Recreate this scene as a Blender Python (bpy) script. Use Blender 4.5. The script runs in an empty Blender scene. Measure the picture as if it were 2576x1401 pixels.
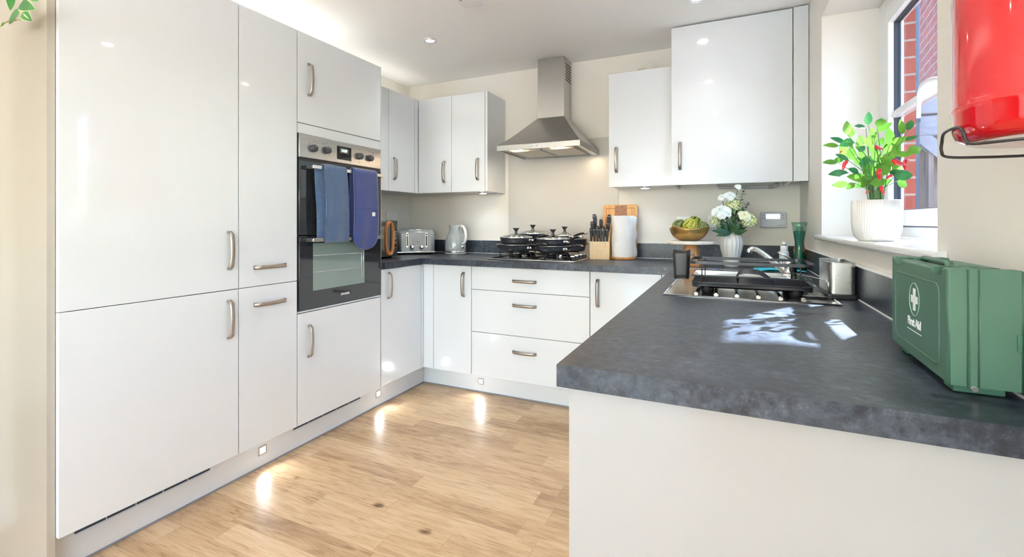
import bpy, bmesh, math, random
from mathutils import Vector, Matrix, Euler, noise
random.seed(7)
PI = math.pi
S = bpy.context.scene
COL = S.collection

# ------------------------------------------------------------------ camera
YAW = 0.4351; FPX = 1173.0; CX = 1288.0; HZ = 560.6; CH = 1.1517
cam = bpy.data.cameras.new('camera'); cam.sensor_width = 36; cam.sensor_fit = 'HORIZONTAL'
cam.lens = FPX/2576*36; cam.shift_y = -(700.5-HZ)/2576; cam.clip_start = .02; cam.clip_end = 100
co = bpy.data.objects.new('camera', cam); COL.objects.link(co)
co.location = (0, 0, CH); co.rotation_euler = (PI/2, 0, YAW); S.camera = co

# ------------------------------------------------------------------ world, sun, exposure
S.view_settings.view_transform = 'Standard'; S.view_settings.look = 'None'
S.view_settings.gamma = 1; S.view_settings.use_curve_mapping = False
S.view_settings.exposure = 1.34
W = bpy.data.worlds.new('sky'); S.world = W; W.use_nodes = True
wn = W.node_tree; wn.nodes.clear()
sk = wn.nodes.new('ShaderNodeTexSky'); sk.sky_type = 'NISHITA'; sk.sun_disc = False
sk.sun_elevation = math.radians(35); sk.sun_rotation = math.radians(30); sk.air_density = 1.0; sk.dust_density = .6
bg = wn.nodes.new('ShaderNodeBackground'); bg.inputs[1].default_value = 1.65
wo = wn.nodes.new('ShaderNodeOutputWorld')
wn.links.new(sk.outputs[0], bg.inputs[0]); wn.links.new(bg.outputs[0], wo.inputs[0])
SUNDIR = Vector((.64, 1.10, 1.0)).normalized()
sl = bpy.data.lights.new('sun', 'SUN'); sl.energy = 60; sl.angle = math.radians(.55); sl.color = (1, .98, .955)
so = bpy.data.objects.new('sun', sl); COL.objects.link(so); so.location = (4, 7, 6)
so.rotation_euler = SUNDIR.to_track_quat('Z', 'Y').to_euler()
DOWNLIGHT_W = 1.9
GLOBE_FILL = 6; STRIP_W = .8
S.cycles.max_bounces = 10; S.cycles.diffuse_bounces = 6; S.cycles.glossy_bounces = 5
S.cycles.transparent_max_bounces = 12; S.cycles.transmission_bounces = 6
S.cycles.sample_clamp_indirect = 6; S.cycles.caustics_reflective = False; S.cycles.caustics_refractive = False
S.cycles.blur_glossy = 1.0

# ------------------------------------------------------------------ materials
def nmat(name):
    m = bpy.data.materials.new(name); m.use_nodes = True
    return m, m.node_tree, m.node_tree.nodes['Principled BSDF']
def M(name, col, rough=.5, metal=0, coat=0, bump=0, bscale=200, emit=None, es=0, var=0, vscale=5, trans=0, ior=1.45, spec=.5, sub=0):
    m, t, b = nmat(name)
    c = (*col, 1)
    b.inputs['Base Color'].default_value = c; b.inputs['Roughness'].default_value = rough
    b.inputs['Metallic'].default_value = metal; b.inputs['Coat Weight'].default_value = coat
    b.inputs['Coat Roughness'].default_value = .04; b.inputs['Specular IOR Level'].default_value = spec
    b.inputs['Transmission Weight'].default_value = trans; b.inputs['IOR'].default_value = ior
    if sub: b.inputs['Subsurface Weight'].default_value = sub; b.inputs['Subsurface Scale'].default_value = .01
    if emit: b.inputs['Emission Color'].default_value = (*emit, 1); b.inputs['Emission Strength'].default_value = es
    tc = t.nodes.new('ShaderNodeTexCoord')
    n = t.nodes.new('ShaderNodeTexNoise'); n.inputs['Scale'].default_value = vscale; n.inputs['Detail'].default_value = 4
    t.links.new(tc.outputs['Object'], n.inputs['Vector'])
    if not var: var = .03
    mx = t.nodes.new('ShaderNodeMix'); mx.data_type = 'RGBA'
    mx.inputs[6].default_value = tuple(max(0, v*(1-var)) for v in col)+(1,)
    mx.inputs[7].default_value = tuple(min(1, v*(1+var)) for v in col)+(1,)
    t.links.new(n.outputs[0], mx.inputs[0]); t.links.new(mx.outputs[2], b.inputs['Base Color'])
    if bump:
        n2 = t.nodes.new('ShaderNodeTexNoise'); n2.inputs['Scale'].default_value = bscale; n2.inputs['Detail'].default_value = 3
        t.links.new(tc.outputs['Object'], n2.inputs['Vector'])
        bp = t.nodes.new('ShaderNodeBump'); bp.inputs['Strength'].default_value = bump; bp.inputs['Distance'].default_value = .002
        t.links.new(n2.outputs[0], bp.inputs['Height']); t.links.new(bp.outputs[0], b.inputs['Normal'])
    return m
def ramp(t, fac, stops):
    r = t.nodes.new('ShaderNodeValToRGB'); e = r.color_ramp.elements
    while len(e) < len(stops): e.new(.5)
    for i, (p, c) in enumerate(stops): e[i].position = p; e[i].color = (*c, 1)
    t.links.new(fac, r.inputs[0]); return r
def math_(t, op, a, b=None, c=None):
    n = t.nodes.new('ShaderNodeMath'); n.operation = op
    for i, v in enumerate((a, b, c)):
        if v is None: continue
        if isinstance(v, (int, float)): n.inputs[i].default_value = v
        else: t.links.new(v, n.inputs[i])
    return n.outputs[0]

GLOSS = M('white gloss door', (.72, .752, .785), .14, coat=.6, var=.01)
CARC = M('white carcass', (.80, .81, .82), .35)
GAPM = M('dark joint', (.12, .12, .13), .6)
WALL = M('cream wall paint', (.79, .758, .695), .6, bump=.05, var=.015)
CEIL = M('ceiling paint', (.95, .955, .95), .7, bump=.04, var=.01)
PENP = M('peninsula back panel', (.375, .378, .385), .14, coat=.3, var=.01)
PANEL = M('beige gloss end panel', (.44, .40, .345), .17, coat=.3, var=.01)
SKIRT = M('white satin skirting', (.84, .83, .80), .35)
UPVC = M('white window frame plastic', (.84, .86, .87), .25)
SILLM = M('white gloss sill', (.86, .86, .85), .22, coat=.3)
SPLASH = M('pale glass splashback', (.56, .55, .52), .4)
TAUPE = M('satin taupe nickel', (.43, .38, .33), .33, metal=.9)
CHROME = M('chrome', (.85, .86, .88), .06, metal=1)
BLACKP = M('black plastic', (.018, .019, .022), .35)
BLACKG = M('black gloss', (.012, .014, .018), .06, coat=.6)
GREYMET = M('grey painted copper', (.42, .44, .46), .4, metal=.4)
WHITEP = M('white plastic', (.82, .82, .82), .3)
GASKET = M('window gasket rubber', (.05, .055, .06), .6)

def brushed(name, col, rough=.3, axis=(1, 1, 60), aniso=.5):
    m, t, b = nmat(name)
    b.inputs['Base Color'].default_value = (*col, 1); b.inputs['Metallic'].default_value = 1
    b.inputs['Anisotropic'].default_value = aniso
    tc = t.nodes.new('ShaderNodeTexCoord'); mp = t.nodes.new('ShaderNodeMapping'); mp.inputs['Scale'].default_value = axis
    n = t.nodes.new('ShaderNodeTexNoise'); n.inputs['Scale'].default_value = 12; n.inputs['Detail'].default_value = 5
    t.links.new(tc.outputs['Object'], mp.inputs[0]); t.links.new(mp.outputs[0], n.inputs['Vector'])
    t.links.new(math_(t, 'MULTIPLY_ADD', n.outputs[0], .16, rough-.08), b.inputs['Roughness'])
    return m
STEEL = brushed('brushed stainless steel', (.52, .51, .49), .3)
STEELP = brushed('polished sink steel', (.70, .70, .69), .16)

def worktop_mat():
    m, t, b = nmat('slate laminate')
    tc = t.nodes.new('ShaderNodeTexCoord')
    n1 = t.nodes.new('ShaderNodeTexNoise'); n1.inputs['Scale'].default_value = 5.0; n1.inputs['Detail'].default_value = 8; n1.inputs['Roughness'].default_value = .65; n1.inputs['Distortion'].default_value = .6
    n2 = t.nodes.new('ShaderNodeTexNoise'); n2.inputs['Scale'].default_value = 60; n2.inputs['Detail'].default_value = 8; n2.inputs['Roughness'].default_value = .7
    n3 = t.nodes.new('ShaderNodeTexNoise'); n3.inputs['Scale'].default_value = 9; n3.inputs['Detail'].default_value = 6
    for n in (n1, n2, n3): t.links.new(tc.outputs['Object'], n.inputs['Vector'])
    s = math_(t, 'ADD', math_(t, 'MULTIPLY', n1.outputs[0], .5), math_(t, 'MULTIPLY', n2.outputs[0], .5))
    r = ramp(t, s, [(.34, (.005, .007, .011)), (.45, (.020, .026, .039)), (.56, (.056, .070, .094)), (.68, (.16, .19, .235))])
    v = t.nodes.new('ShaderNodeMath'); v.operation = 'ABSOLUTE'
    t.links.new(math_(t, 'SUBTRACT', n3.outputs[0], .5), v.inputs[0])
    vein = math_(t, 'LESS_THAN', v.outputs[0], .0010)
    vein = math_(t, 'MULTIPLY', vein, math_(t, 'MULTIPLY', n2.outputs[0], .25))
    mx = t.nodes.new('ShaderNodeMix'); mx.data_type = 'RGBA'; mx.inputs[7].default_value = (.32, .33, .34, 1)
    t.links.new(vein, mx.inputs[0]); t.links.new(r.outputs[0], mx.inputs[6]); t.links.new(mx.outputs[2], b.inputs['Base Color'])
    t.links.new(math_(t, 'MULTIPLY_ADD', n1.outputs[0], .25, .24), b.inputs['Roughness'])
    b.inputs['Specular IOR Level'].default_value = .42
    bp = t.nodes.new('ShaderNodeBump'); bp.inputs['Strength'].default_value = .12; bp.inputs['Distance'].default_value = .001
    t.links.new(n2.outputs[0], bp.inputs['Height']); t.links.new(bp.outputs[0], b.inputs['Normal'])
    return m
SLATE = worktop_mat()

def wood_mat(name, stops, grain=(1, 12, 12), rough=.4, scale=6):
    m, t, b = nmat(name)
    tc = t.nodes.new('ShaderNodeTexCoord'); mp = t.nodes.new('ShaderNodeMapping'); mp.inputs['Scale'].default_value = grain
    n = t.nodes.new('ShaderNodeTexNoise'); n.inputs['Scale'].default_value = scale; n.inputs['Detail'].default_value = 6; n.inputs['Distortion'].default_value = .8
    t.links.new(tc.outputs['Object'], mp.inputs[0]); t.links.new(mp.outputs[0], n.inputs['Vector'])
    r = ramp(t, n.outputs[0], stops); t.links.new(r.outputs[0], b.inputs['Base Color']); b.inputs['Roughness'].default_value = rough
    return m
PINE = wood_mat('pale pine', [(.3, (.62, .40, .19)), (.55, (.74, .53, .29)), (.75, (.66, .40, .18))], (14, 14, .8))
ACACIA = wood_mat('acacia wood', [(.3, (.28, .11, .035)), (.5, (.52, .24, .08)), (.7, (.62, .33, .13))], (14, 14, 1))
OLIVEW = wood_mat('orange oiled wood', [(.3, (.55, .25, .07)), (.5, (.68, .36, .12)), (.7, (.74, .44, .18))], (14, 14, 1))
DARKW = wood_mat('dark end grain', [(.35, (.16, .06, .02)), (.5, (.34, .15, .06)), (.7, (.45, .23, .1))], (10, 3, 40), scale=9)
HANDW = wood_mat('orange walnut', [(.3, (.38, .13, .04)), (.55, (.55, .22, .08)), (.75, (.46, .17, .06))], (14, 14, 1.5), .35)
CAKET = wood_mat('whitewashed bark wood', [(.3, (.56, .38, .26)), (.45, (.80, .74, .66)), (.7, (.86, .82, .76))], (6, 6, 30))
TIMBER = wood_mat('weathered porch timber', [(.3, (.20, .14, .11)), (.6, (.34, .26, .21)), (.8, (.42, .34, .28))], (10, 10, 1), .7)
GREYTIMB = wood_mat('grey painted timber', [(.3, (.30, .29, .30)), (.6, (.40, .39, .40)), (.8, (.46, .45, .45))], (1, 10, 10), .7)

def floor_mat():
    m, t, b = nmat('oak laminate')
    tc = t.nodes.new('ShaderNodeTexCoord'); sp = t.nodes.new('ShaderNodeSeparateXYZ')
    t.links.new(tc.outputs['Object'], sp.inputs[0])
    X, Y = sp.outputs[0], sp.outputs[1]
    w = .098
    yr = math_(t, 'DIVIDE', Y, w); row = math_(t, 'FLOOR', yr); fy = math_(t, 'FRACT', yr)
    wnz = t.nodes.new('ShaderNodeTexWhiteNoise'); wnz.noise_dimensions = '1D'; t.links.new(row, wnz.inputs['W'])
    xr = math_(t, 'ADD', math_(t, 'DIVIDE', X, .62), math_(t, 'MULTIPLY', wnz.outputs[0], 7.3))
    colm = math_(t, 'FLOOR', xr); fx = math_(t, 'FRACT', xr)
    cb = t.nodes.new('ShaderNodeCombineXYZ'); t.links.new(colm, cb.inputs[0]); t.links.new(row, cb.inputs[1])
    wc = t.nodes.new('ShaderNodeTexWhiteNoise'); wc.noise_dimensions = '3D'; t.links.new(cb.outputs[0], wc.inputs['Vector'])
    # grain
    cv = t.nodes.new('ShaderNodeCombineXYZ')
    t.links.new(math_(t, 'MULTIPLY', X, 2.2), cv.inputs[0]); t.links.new(math_(t, 'MULTIPLY', Y, 17), cv.inputs[1])
    t.links.new(math_(t, 'MULTIPLY', wc.outputs[0], 37), cv.inputs[2])
    g = t.nodes.new('ShaderNodeTexNoise'); g.inputs['Scale'].default_value = 1.6; g.inputs['Detail'].default_value = 8; g.inputs['Roughness'].default_value = .62; g.inputs['Distortion'].default_value = 1.4
    t.links.new(cv.outputs[0], g.inputs['Vector'])
    cv2 = t.nodes.new('ShaderNodeCombineXYZ')
    t.links.new(math_(t, 'MULTIPLY', X, 8), cv2.inputs[0]); t.links.new(math_(t, 'MULTIPLY', Y, 150), cv2.inputs[1]); t.links.new(math_(t, 'MULTIPLY', wc.outputs[0], 11), cv2.inputs[2])
    g2 = t.nodes.new('ShaderNodeTexNoise'); g2.inputs['Scale'].default_value = 1.5; g2.inputs['Detail'].default_value = 4; t.links.new(cv2.outputs[0], g2.inputs['Vector'])
    # knots
    ck = t.nodes.new('ShaderNodeCombineXYZ'); t.links.new(math_(t, 'MULTIPLY', X, 3.3), ck.inputs[0]); t.links.new(math_(t, 'MULTIPLY', Y, 5.2), ck.inputs[1])
    vk = t.nodes.new('ShaderNodeTexVoronoi'); vk.inputs['Scale'].default_value = 1; t.links.new(ck.outputs[0], vk.inputs['Vector'])
    nk = t.nodes.new('ShaderNodeTexNoise'); nk.inputs['Scale'].default_value = 26; t.links.new(tc.outputs['Object'], nk.inputs['Vector'])
    kd = math_(t, 'ADD', vk.outputs['Distance'], math_(t, 'MULTIPLY', math_(t, 'SUBTRACT', nk.outputs[0], .5), .12))
    knot = t.nodes.new('ShaderNodeMapRange'); knot.interpolation_type = 'SMOOTHSTEP'
    knot.inputs[1].default_value = .015; knot.inputs[2].default_value = .13; knot.inputs[3].default_value = 1; knot.inputs[4].default_value = 0
    t.links.new(kd, knot.inputs[0])
    tone = math_(t, 'ADD', math_(t, 'MULTIPLY', g.outputs[0], .55), math_(t, 'MULTIPLY', g2.outputs[0], .30))
    tone = math_(t, 'ADD', tone, math_(t, 'MULTIPLY', wc.outputs[0], .17))
    tone = math_(t, 'SUBTRACT', tone, math_(t, 'MULTIPLY', knot.outputs[0], .32))
    r = ramp(t, tone, [(.20, (.12, .062, .028)), (.38, (.36, .225, .125)), (.52, (.53, .365, .21)), (.66, (.66, .49, .31)), (.86, (.76, .60, .42))])
    e1 = math_(t, 'LESS_THAN', fy, .018); e2 = math_(t, 'LESS_THAN', fx, .004); ed = math_(t, 'MULTIPLY', math_(t, 'MAXIMUM', e1, e2), .28)
    mx = t.nodes.new('ShaderNodeMix'); mx.data_type = 'RGBA'; mx.inputs[7].default_value = (.12, .07, .04, 1)
    t.links.new(ed, mx.inputs[0]); t.links.new(r.outputs[0], mx.inputs[6]); t.links.new(mx.outputs[2], b.inputs['Base Color'])
    t.links.new(math_(t, 'MULTIPLY_ADD', g2.outputs[0], .15, .22), b.inputs['Roughness'])
    return m
OAK = floor_mat()

def brick_mat(name, axis):
    m, t, b = nmat(name)
    tc = t.nodes.new('ShaderNodeTexCoord'); sp = t.nodes.new('ShaderNodeSeparateXYZ'); cb = t.nodes.new('ShaderNodeCombineXYZ')
    t.links.new(tc.outputs['Object'], sp.inputs[0]); t.links.new(sp.outputs[axis], cb.inputs[0]); t.links.new(sp.outputs[2], cb.inputs[1])
    br = t.nodes.new('ShaderNodeTexBrick'); br.inputs['Scale'].default_value = 1
    br.inputs['Brick Width'].default_value = .225; br.inputs['Row Height'].default_value = .075; br.inputs['Mortar Size'].default_value = .005
    br.inputs['Color1'].default_value = (.42, .060, .024, 1); br.inputs['Color2'].default_value = (.33, .045, .020, 1); br.inputs['Mortar'].default_value = (.40, .30, .22, 1)
    t.links.new(cb.outputs[0], br.inputs['Vector']); t.links.new(br.outputs[0], b.inputs['Base Color']); b.inputs['Roughness'].default_value = .85
    return m
BRICKX = brick_mat('red brick x', 0); BRICKY = brick_mat('red brick y', 1)

def glass_mat(name, tint=(1, 1, 1), refl=.04, rough=.0):
    m = bpy.data.materials.new(name); m.use_nodes = True; t = m.node_tree; t.nodes.clear()
    tr = t.nodes.new('ShaderNodeBsdfTransparent'); tr.inputs[0].default_value = (*tint, 1)
    gl = t.nodes.new('ShaderNodeBsdfGlossy'); gl.inputs['Roughness'].default_value = rough
    lw = t.nodes.new('ShaderNodeLayerWeight'); lw.inputs[0].default_value = .5
    mx = t.nodes.new('ShaderNodeMixShader'); o = t.nodes.new('ShaderNodeOutputMaterial')
    f = math_(t, 'MULTIPLY_ADD', math_(t, 'POWER', lw.outputs['Facing'], 7), 1-refl, refl)
    t.links.new(f, mx.inputs[0]); t.links.new(tr.outputs[0], mx.inputs[1]); t.links.new(gl.outputs[0], mx.inputs[2]); t.links.new(mx.outputs[0], o.inputs[0])
    return m
PANE = glass_mat('window pane glass', (.97, .985, .98), .045)
COATED = glass_mat('coated double glazing', (.44, .49, .56), .02)
CLEARG = glass_mat('clear glass', (.93, .95, .95), .06)
LIDG = glass_mat('lid glass', (.80, .83, .82), .10)

# ------------------------------------------------------------------ mesh helpers
class MB:
    def __init__(s): s.bm = bmesh.new(); s.mi = 0
    def _m(s, vs, mat):
        if mat is not None: bmesh.ops.transform(s.bm, matrix=mat, verts=vs)
    def _tag(s, fs, smooth=False):
        for f in fs: f.material_index = s.mi; f.smooth = smooth
    def box(s, x0, x1, y0, y1, z0, z1, bev=0, seg=2, mat=None, only=None):
        vs = [s.bm.verts.new(p) for p in ((x0, y0, z0), (x1, y0, z0), (x1, y1, z0), (x0, y1, z0), (x0, y0, z1), (x1, y0, z1), (x1, y1, z1), (x0, y1, z1))]
        fs = [s.bm.faces.new([vs[i] for i in q]) for q in ((0, 3, 2, 1), (4, 5, 6, 7), (0, 1, 5, 4), (1, 2, 6, 5), (2, 3, 7, 6), (3, 0, 4, 7))]
        s._tag(fs)
        if bev:
            es = list({e for f in fs for e in f.edges})
            if only: es = [e for e in es if only((e.verts[0].co+e.verts[1].co)/2, (e.verts[1].co-e.verts[0].co).normalized())]
            r = bmesh.ops.bevel(s.bm, geom=es, offset=bev, segments=seg, profile=.5, affect='EDGES', clamp_overlap=True)
            nf = r['faces']; s._tag(nf, seg > 1)
            allf = {f for v in r['verts'] for f in v.link_faces} | set(nf) | {f for f in fs if f.is_valid}
            vs = list({v for f in allf for v in f.verts})
            for f in allf: f.material_index = s.mi
        s._m(vs, mat); return s
    def prism(s, pts, h0, h1, axis='z', bev=0, seg=2, mat=None, smooth=False):
        def P(a, b, h): return {'z': (a, b, h), 'y': (a, h, b), 'x': (h, a, b)}[axis]
        lo = [s.bm.verts.new(P(a, b, h0)) for a, b in pts]; hi = [s.bm.verts.new(P(a, b, h1)) for a, b in pts]
        n = len(pts); fs = [s.bm.faces.new(lo[::-1]), s.bm.faces.new(hi)]
        for i in range(n):
            f = s.bm.faces.new((lo[i], lo[(i+1) % n], hi[(i+1) % n], hi[i])); fs.append(f); f.smooth = smooth
        for f in fs: f.material_index = s.mi
        vs = lo+hi
        if bev:
            es = list({e for f in fs[:2] for e in f.edges})
            r = bmesh.ops.bevel(s.bm, geom=es, offset=bev, segments=seg, profile=.5, affect='EDGES', clamp_overlap=True)
            s._tag(r['faces'], seg > 1)
            allf = set(r['faces']) | {f for f in fs if f.is_valid} | {f for v in r['verts'] for f in v.link_faces}
            vs = list({v for f in allf for v in f.verts})
        s._m(vs, mat); return s
    def lathe(s, prof, n=32, mat=None, smooth=True, flute=0, fd=0, close=False):
        rings = []
        for r, z in prof:
            if r < 1e-6: rings.append([s.bm.verts.new((0, 0, z))])
            else:
                ring = []
                for i in range(n):
                    a = 2*PI*i/n; rr = r
                    if flute: rr = r*(1-fd*abs(math.cos(a*flute/2))**.8)
                    ring.append(s.bm.verts.new((rr*math.cos(a), rr*math.sin(a), z)))
                rings.append(ring)
        vs = [v for r in rings for v in r]
        for A, B in zip(rings, rings[1:]):
            if len(A) == 1 and len(B) == 1: continue
            for i in range(n):
                j = (i+1) % n
                if len(A) == 1: f = s.bm.faces.new((A[0], B[i], B[j])) if False else s.bm.faces.new((A[0], B[j], B[i]))
                elif len(B) == 1: f = s.bm.faces.new((A[i], A[j], B[0]))
                else: f = s.bm.faces.new((A[i], A[j], B[j], B[i]))
                f.smooth = smooth; f.material_index = s.mi
        s._m(vs, mat); return s
    def tube(s, path, r, n=10, mat=None, closed=False, flat=1.0, cap=True, smooth=True, sm=0):
        path = [Vector(p) for p in path]; m = len(path)
        rs = list(r) if isinstance(r, (list, tuple)) else [r]*m
        if sm:      # Catmull-Rom smoothing
            q = []; q_r = []
            for i in range(m-1):
                a, b_, c, d = path[max(i-1, 0)], path[i], path[i+1], path[min(i+2, m-1)]
                for k in range(sm):
                    t = k/sm; q.append(.5*((2*b_)+(c-a)*t+(2*a-5*b_+4*c-d)*t*t+(3*b_-a-3*c+d)*t**3)); q_r.append(rs[i]+(rs[i+1]-rs[i])*t)
            path = q+[path[-1]]; rs = q_r+[rs[-1]]; m = len(path)
        rings = []; up = Vector((0, 0, 1)); prev = None
        for i, p in enumerate(path):
            if closed: d = (path[(i+1) % m]-path[i-1]).normalized()
            elif i == 0: d = (path[1]-p).normalized()
            elif i == m-1: d = (p-path[i-1]).normalized()
            else: d = ((path[i+1]-p).normalized()+(p-path[i-1]).normalized()).normalized()
            if prev is None:
                a = d.cross(up)
                if a.length < 1e-3: a = d.cross(Vector((1, 0, 0)))
            else:
                a = prev-d*prev.dot(d)
                if a.length < 1e-5: a = d.cross(up)
            a.normalize(); prev = a; b = d.cross(a).normalized()
            rings.append([s.bm.verts.new(p+(a*math.cos(2*PI*k/n)+b*math.sin(2*PI*k/n)*flat)*rs[i]) for k in range(n)])
        vs = [v for q in rings for v in q]
        pr = list(zip(rings, rings[1:]))+([(rings[-1], rings[0])] if closed else [])
        for A, B in pr:
            for k in range(n):
                f = s.bm.faces.new((A[k], A[(k+1) % n], B[(k+1) % n], B[k])); f.smooth = smooth; f.material_index = s.mi
        if cap and not closed:
            f = s.bm.faces.new(rings[0][::-1]); f.material_index = s.mi; f = s.bm.faces.new(rings[-1]); f.material_index = s.mi
        s._m(vs, mat); return s
    def sphere(s, c, r, seg=16, mat=None, sc=(1, 1, 1)):
        mt = Matrix.Translation(c) @ Matrix.Diagonal((*sc, 1))
        if mat is not None: mt = mat @ mt
        q = bmesh.ops.create_uvsphere(s.bm, u_segments=seg, v_segments=max(6, seg*2//3), radius=r, matrix=mt)
        for f in {f for v in q['verts'] for f in v.link_faces}: f.smooth = True; f.material_index = s.mi
        return s
    def grid(s, fn, nu, nv, smooth=True, mat=None):
        g = [[s.bm.verts.new(fn(i/nu, j/nv)) for j in range(nv+1)] for i in range(nu+1)]
        for i in range(nu):
            for j in range(nv):
                f = s.bm.faces.new((g[i][j], g[i+1][j], g[i+1][j+1], g[i][j+1])); f.smooth = smooth; f.material_index = s.mi
        s._m([v for r in g for v in r], mat); return s
def box(*a, **k): return MB().box(*a, **k)
def T(x=0, y=0, z=0, rx=0, ry=0, rz=0, s=1):
    return Matrix.Translation((x, y, z)) @ Euler((rx, ry, rz)).to_matrix().to_4x4() @ Matrix.Scale(s, 4)
MW = {}
def mworld(o): return MW.get(o.name, Matrix.Identity(4))
def obj(name, mb, mat, parent=None, world=False, label=None, recalc=True):
    """world=True: the mesh was written in world coordinates"""
    bm = mb.bm
    if recalc: bmesh.ops.recalc_face_normals(bm, faces=bm.faces)
    if world and parent is not None: bmesh.ops.transform(bm, matrix=mworld(parent).inverted(), verts=bm.verts)
    me = bpy.data.meshes.new(name); bm.to_mesh(me); bm.free()
    for m in (mat if isinstance(mat, (list, tuple)) else [mat]): me.materials.append(m)
    o = bpy.data.objects.new(name, me); COL.objects.link(o)
    if parent is not None: o.parent = parent; MW[o.name] = mworld(parent)
    if label: o['label'] = label
    return o
def at(o, loc=None, rz=None):
    """re-root a world-space top-level mesh so its origin is at its base"""
    return o
def thing(name, label, cat, loc=(0, 0, 0), rz=0, group=None):
    o = bpy.data.objects.new(name, None); COL.objects.link(o); o.empty_display_size = .05
    o.location = loc; o.rotation_euler = (0, 0, rz); o['label'] = label; o['category'] = cat
    if group: o['group'] = group
    MW[o.name] = Matrix.Translation(loc) @ Euler((0, 0, rz)).to_matrix().to_4x4()
    return o
def single(name, mb, mat, label, cat, loc=(0, 0, 0), rz=0, group=None):
    o = obj(name, mb, mat); o.location = loc; o.rotation_euler = (0, 0, rz); o['label'] = label; o['category'] = cat
    if group: o['group'] = group
    return o
def struct(name, mb, mat, parent=None):
    o = obj(name, mb, mat, parent)
    if parent is None: o['kind'] = 'structure'
    return o
def text_mesh(body, size, depth=.0006, bold=0):
    cu = bpy.data.curves.new('t', 'FONT'); cu.body = body; cu.size = size; cu.extrude = depth; cu.align_x = 'CENTER'; cu.align_y = 'CENTER'; cu.offset = bold
    o = bpy.data.objects.new('t', cu); COL.objects.link(o)
    dg = bpy.context.evaluated_depsgraph_get(); me = bpy.data.meshes.new_from_object(o.evaluated_get(dg))
    bpy.data.objects.remove(o); mb = MB(); mb.bm.from_mesh(me); bpy.data.meshes.remove(me); return mb
def pix(u, v, y):
    """world point that the photo shows at (u, v), at distance y into the room"""
    a = (u-CX)/FPX; c, s = math.cos(YAW), math.sin(YAW); t = y/(a*s+c)
    return Vector((t*(a*c-s), y, CH+(HZ-v)/FPX*t))

# ------------------------------------------------------------------ room
XL, XW, XR, YB, ZC = -1.924, -2.51, .39, 3.29, 2.325
YREAR = -4.2
struct('floor', box(-4.2, 2.2, YREAR-.1, YB+.1, -.06, 0), OAK)
struct('ceiling', box(-4.2, .9, YREAR-.1, YB+.1, ZC, ZC+.1), CEIL)
struct('wall_back', box(XW-.1, .9, YB, YB+.12, 0, ZC), WALL)
wl = MB(); wl.box(XW-.12, XW, .60, YB, 0, ZC); wl.box(XW-.12, XW, -1.1, .60, 2.0, ZC); wl.box(XW-.12, XW, YREAR, -1.1, 0, ZC)
struct('wall_left', wl, WALL)
hw = MB(); hw.box(-4.2, -4.1, YREAR, 1.6, 0, ZC); hw.box(-4.2, XW-.12, 1.5, 1.6, 0, ZC); struct('wall_hall', hw, WALL)
struct('baseboard_hall', box(-4.1, -4.084, YREAR, 1.5, 0, .12), SKIRT)
struct('baseboard_left', MB().prism([(XW, .0), (XW+.016, .0), (XW+.016, .1), (XW+.009, .118), (XW, .12)], .60, .710, 'y'), SKIRT)
# right wall with the window opening
WY0, WY1, WZ0, WZ1 = 1.241, 2.561, 1.0955, 2.105
wr = MB()
RW0, RW1 = -3.0, -.9
wr.box(XR, .66, YREAR, RW0, 0, ZC); wr.box(XR, .66, RW1, WY0, 0, ZC); wr.box(XR, .66, RW0, RW1, 0, .95); wr.box(XR, .66, RW0, RW1, 2.05, ZC); wr.box(XR, .66, WY1, YB, 0, ZC); wr.box(XR, .66, WY0, WY1, 0, WZ0-.022); wr.box(XR, .66, WY0, WY1, WZ1, ZC)
struct('wall_right', wr, WALL)
ow = MB()
ow.box(.66, .765, YREAR, RW0, 0, 3.2); ow.box(.66, .765, RW1, WY0, 0, 3.2); ow.box(.66, .765, RW0, RW1, 0, .95); ow.box(.66, .765, RW0, RW1, 2.05, 3.2); ow.box(.66, .738, WY1+.02, YB+.12, 0, 3.2); ow.box(.66, .765, WY0, WY1+.02, 0, 1.03); ow.box(.66, .765, WY0, WY1+.02, 2.20, 3.2)
struct('wall_outer', ow, BRICKX)
# rear wall with garden doors added behind the camera to let in fill daylight
rw = MB(); GX0, GX1, GZ = -2.0, -.35, 2.15
rw.box(-4.2, GX0, YREAR-.1, YREAR, 0, ZC); rw.box(GX1, XR+.3, YREAR-.1, YREAR, 0, ZC); rw.box(GX0, GX1, YREAR-.1, YREAR, GZ, ZC)
struct('wall_front', rw, WALL)
gd = MB()
for x0, x1 in ((GX0, -1.175), (-1.175, GX1)):
    gd.box(x0, x0+.08, YREAR-.08, YREAR-.02, 0, GZ); gd.box(x1-.08, x1, YREAR-.08, YREAR-.02, 0, GZ); gd.box(x0, x1, YREAR-.08, YREAR-.02, 0, .1); gd.box(x0, x1, YREAR-.08, YREAR-.02, GZ-.08, GZ)
dr = struct('door_fill', gd, UPVC)
obj('pane', box(GX0+.06, GX1-.06, YREAR-.055, YREAR-.045, .08, GZ-.06), PANE, dr)

w2 = MB()  # unseen second window, added to bring in more daylight from the side
for q in ((RW0, RW0+.06, .95, 2.05), (RW1-.06, RW1, .95, 2.05), (RW0+.06, RW1-.06, .95, 1.01), (RW0+.06, RW1-.06, 1.99, 2.05), (-1.98, -1.92, 1.01, 1.99)): w2.box(.60, .655, *q)
win2 = struct('window_fill', w2, UPVC); obj('pane', box(.625, .629, RW0+.05, RW1-.05, 1.0, 2.0), PANE, win2)
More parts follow.
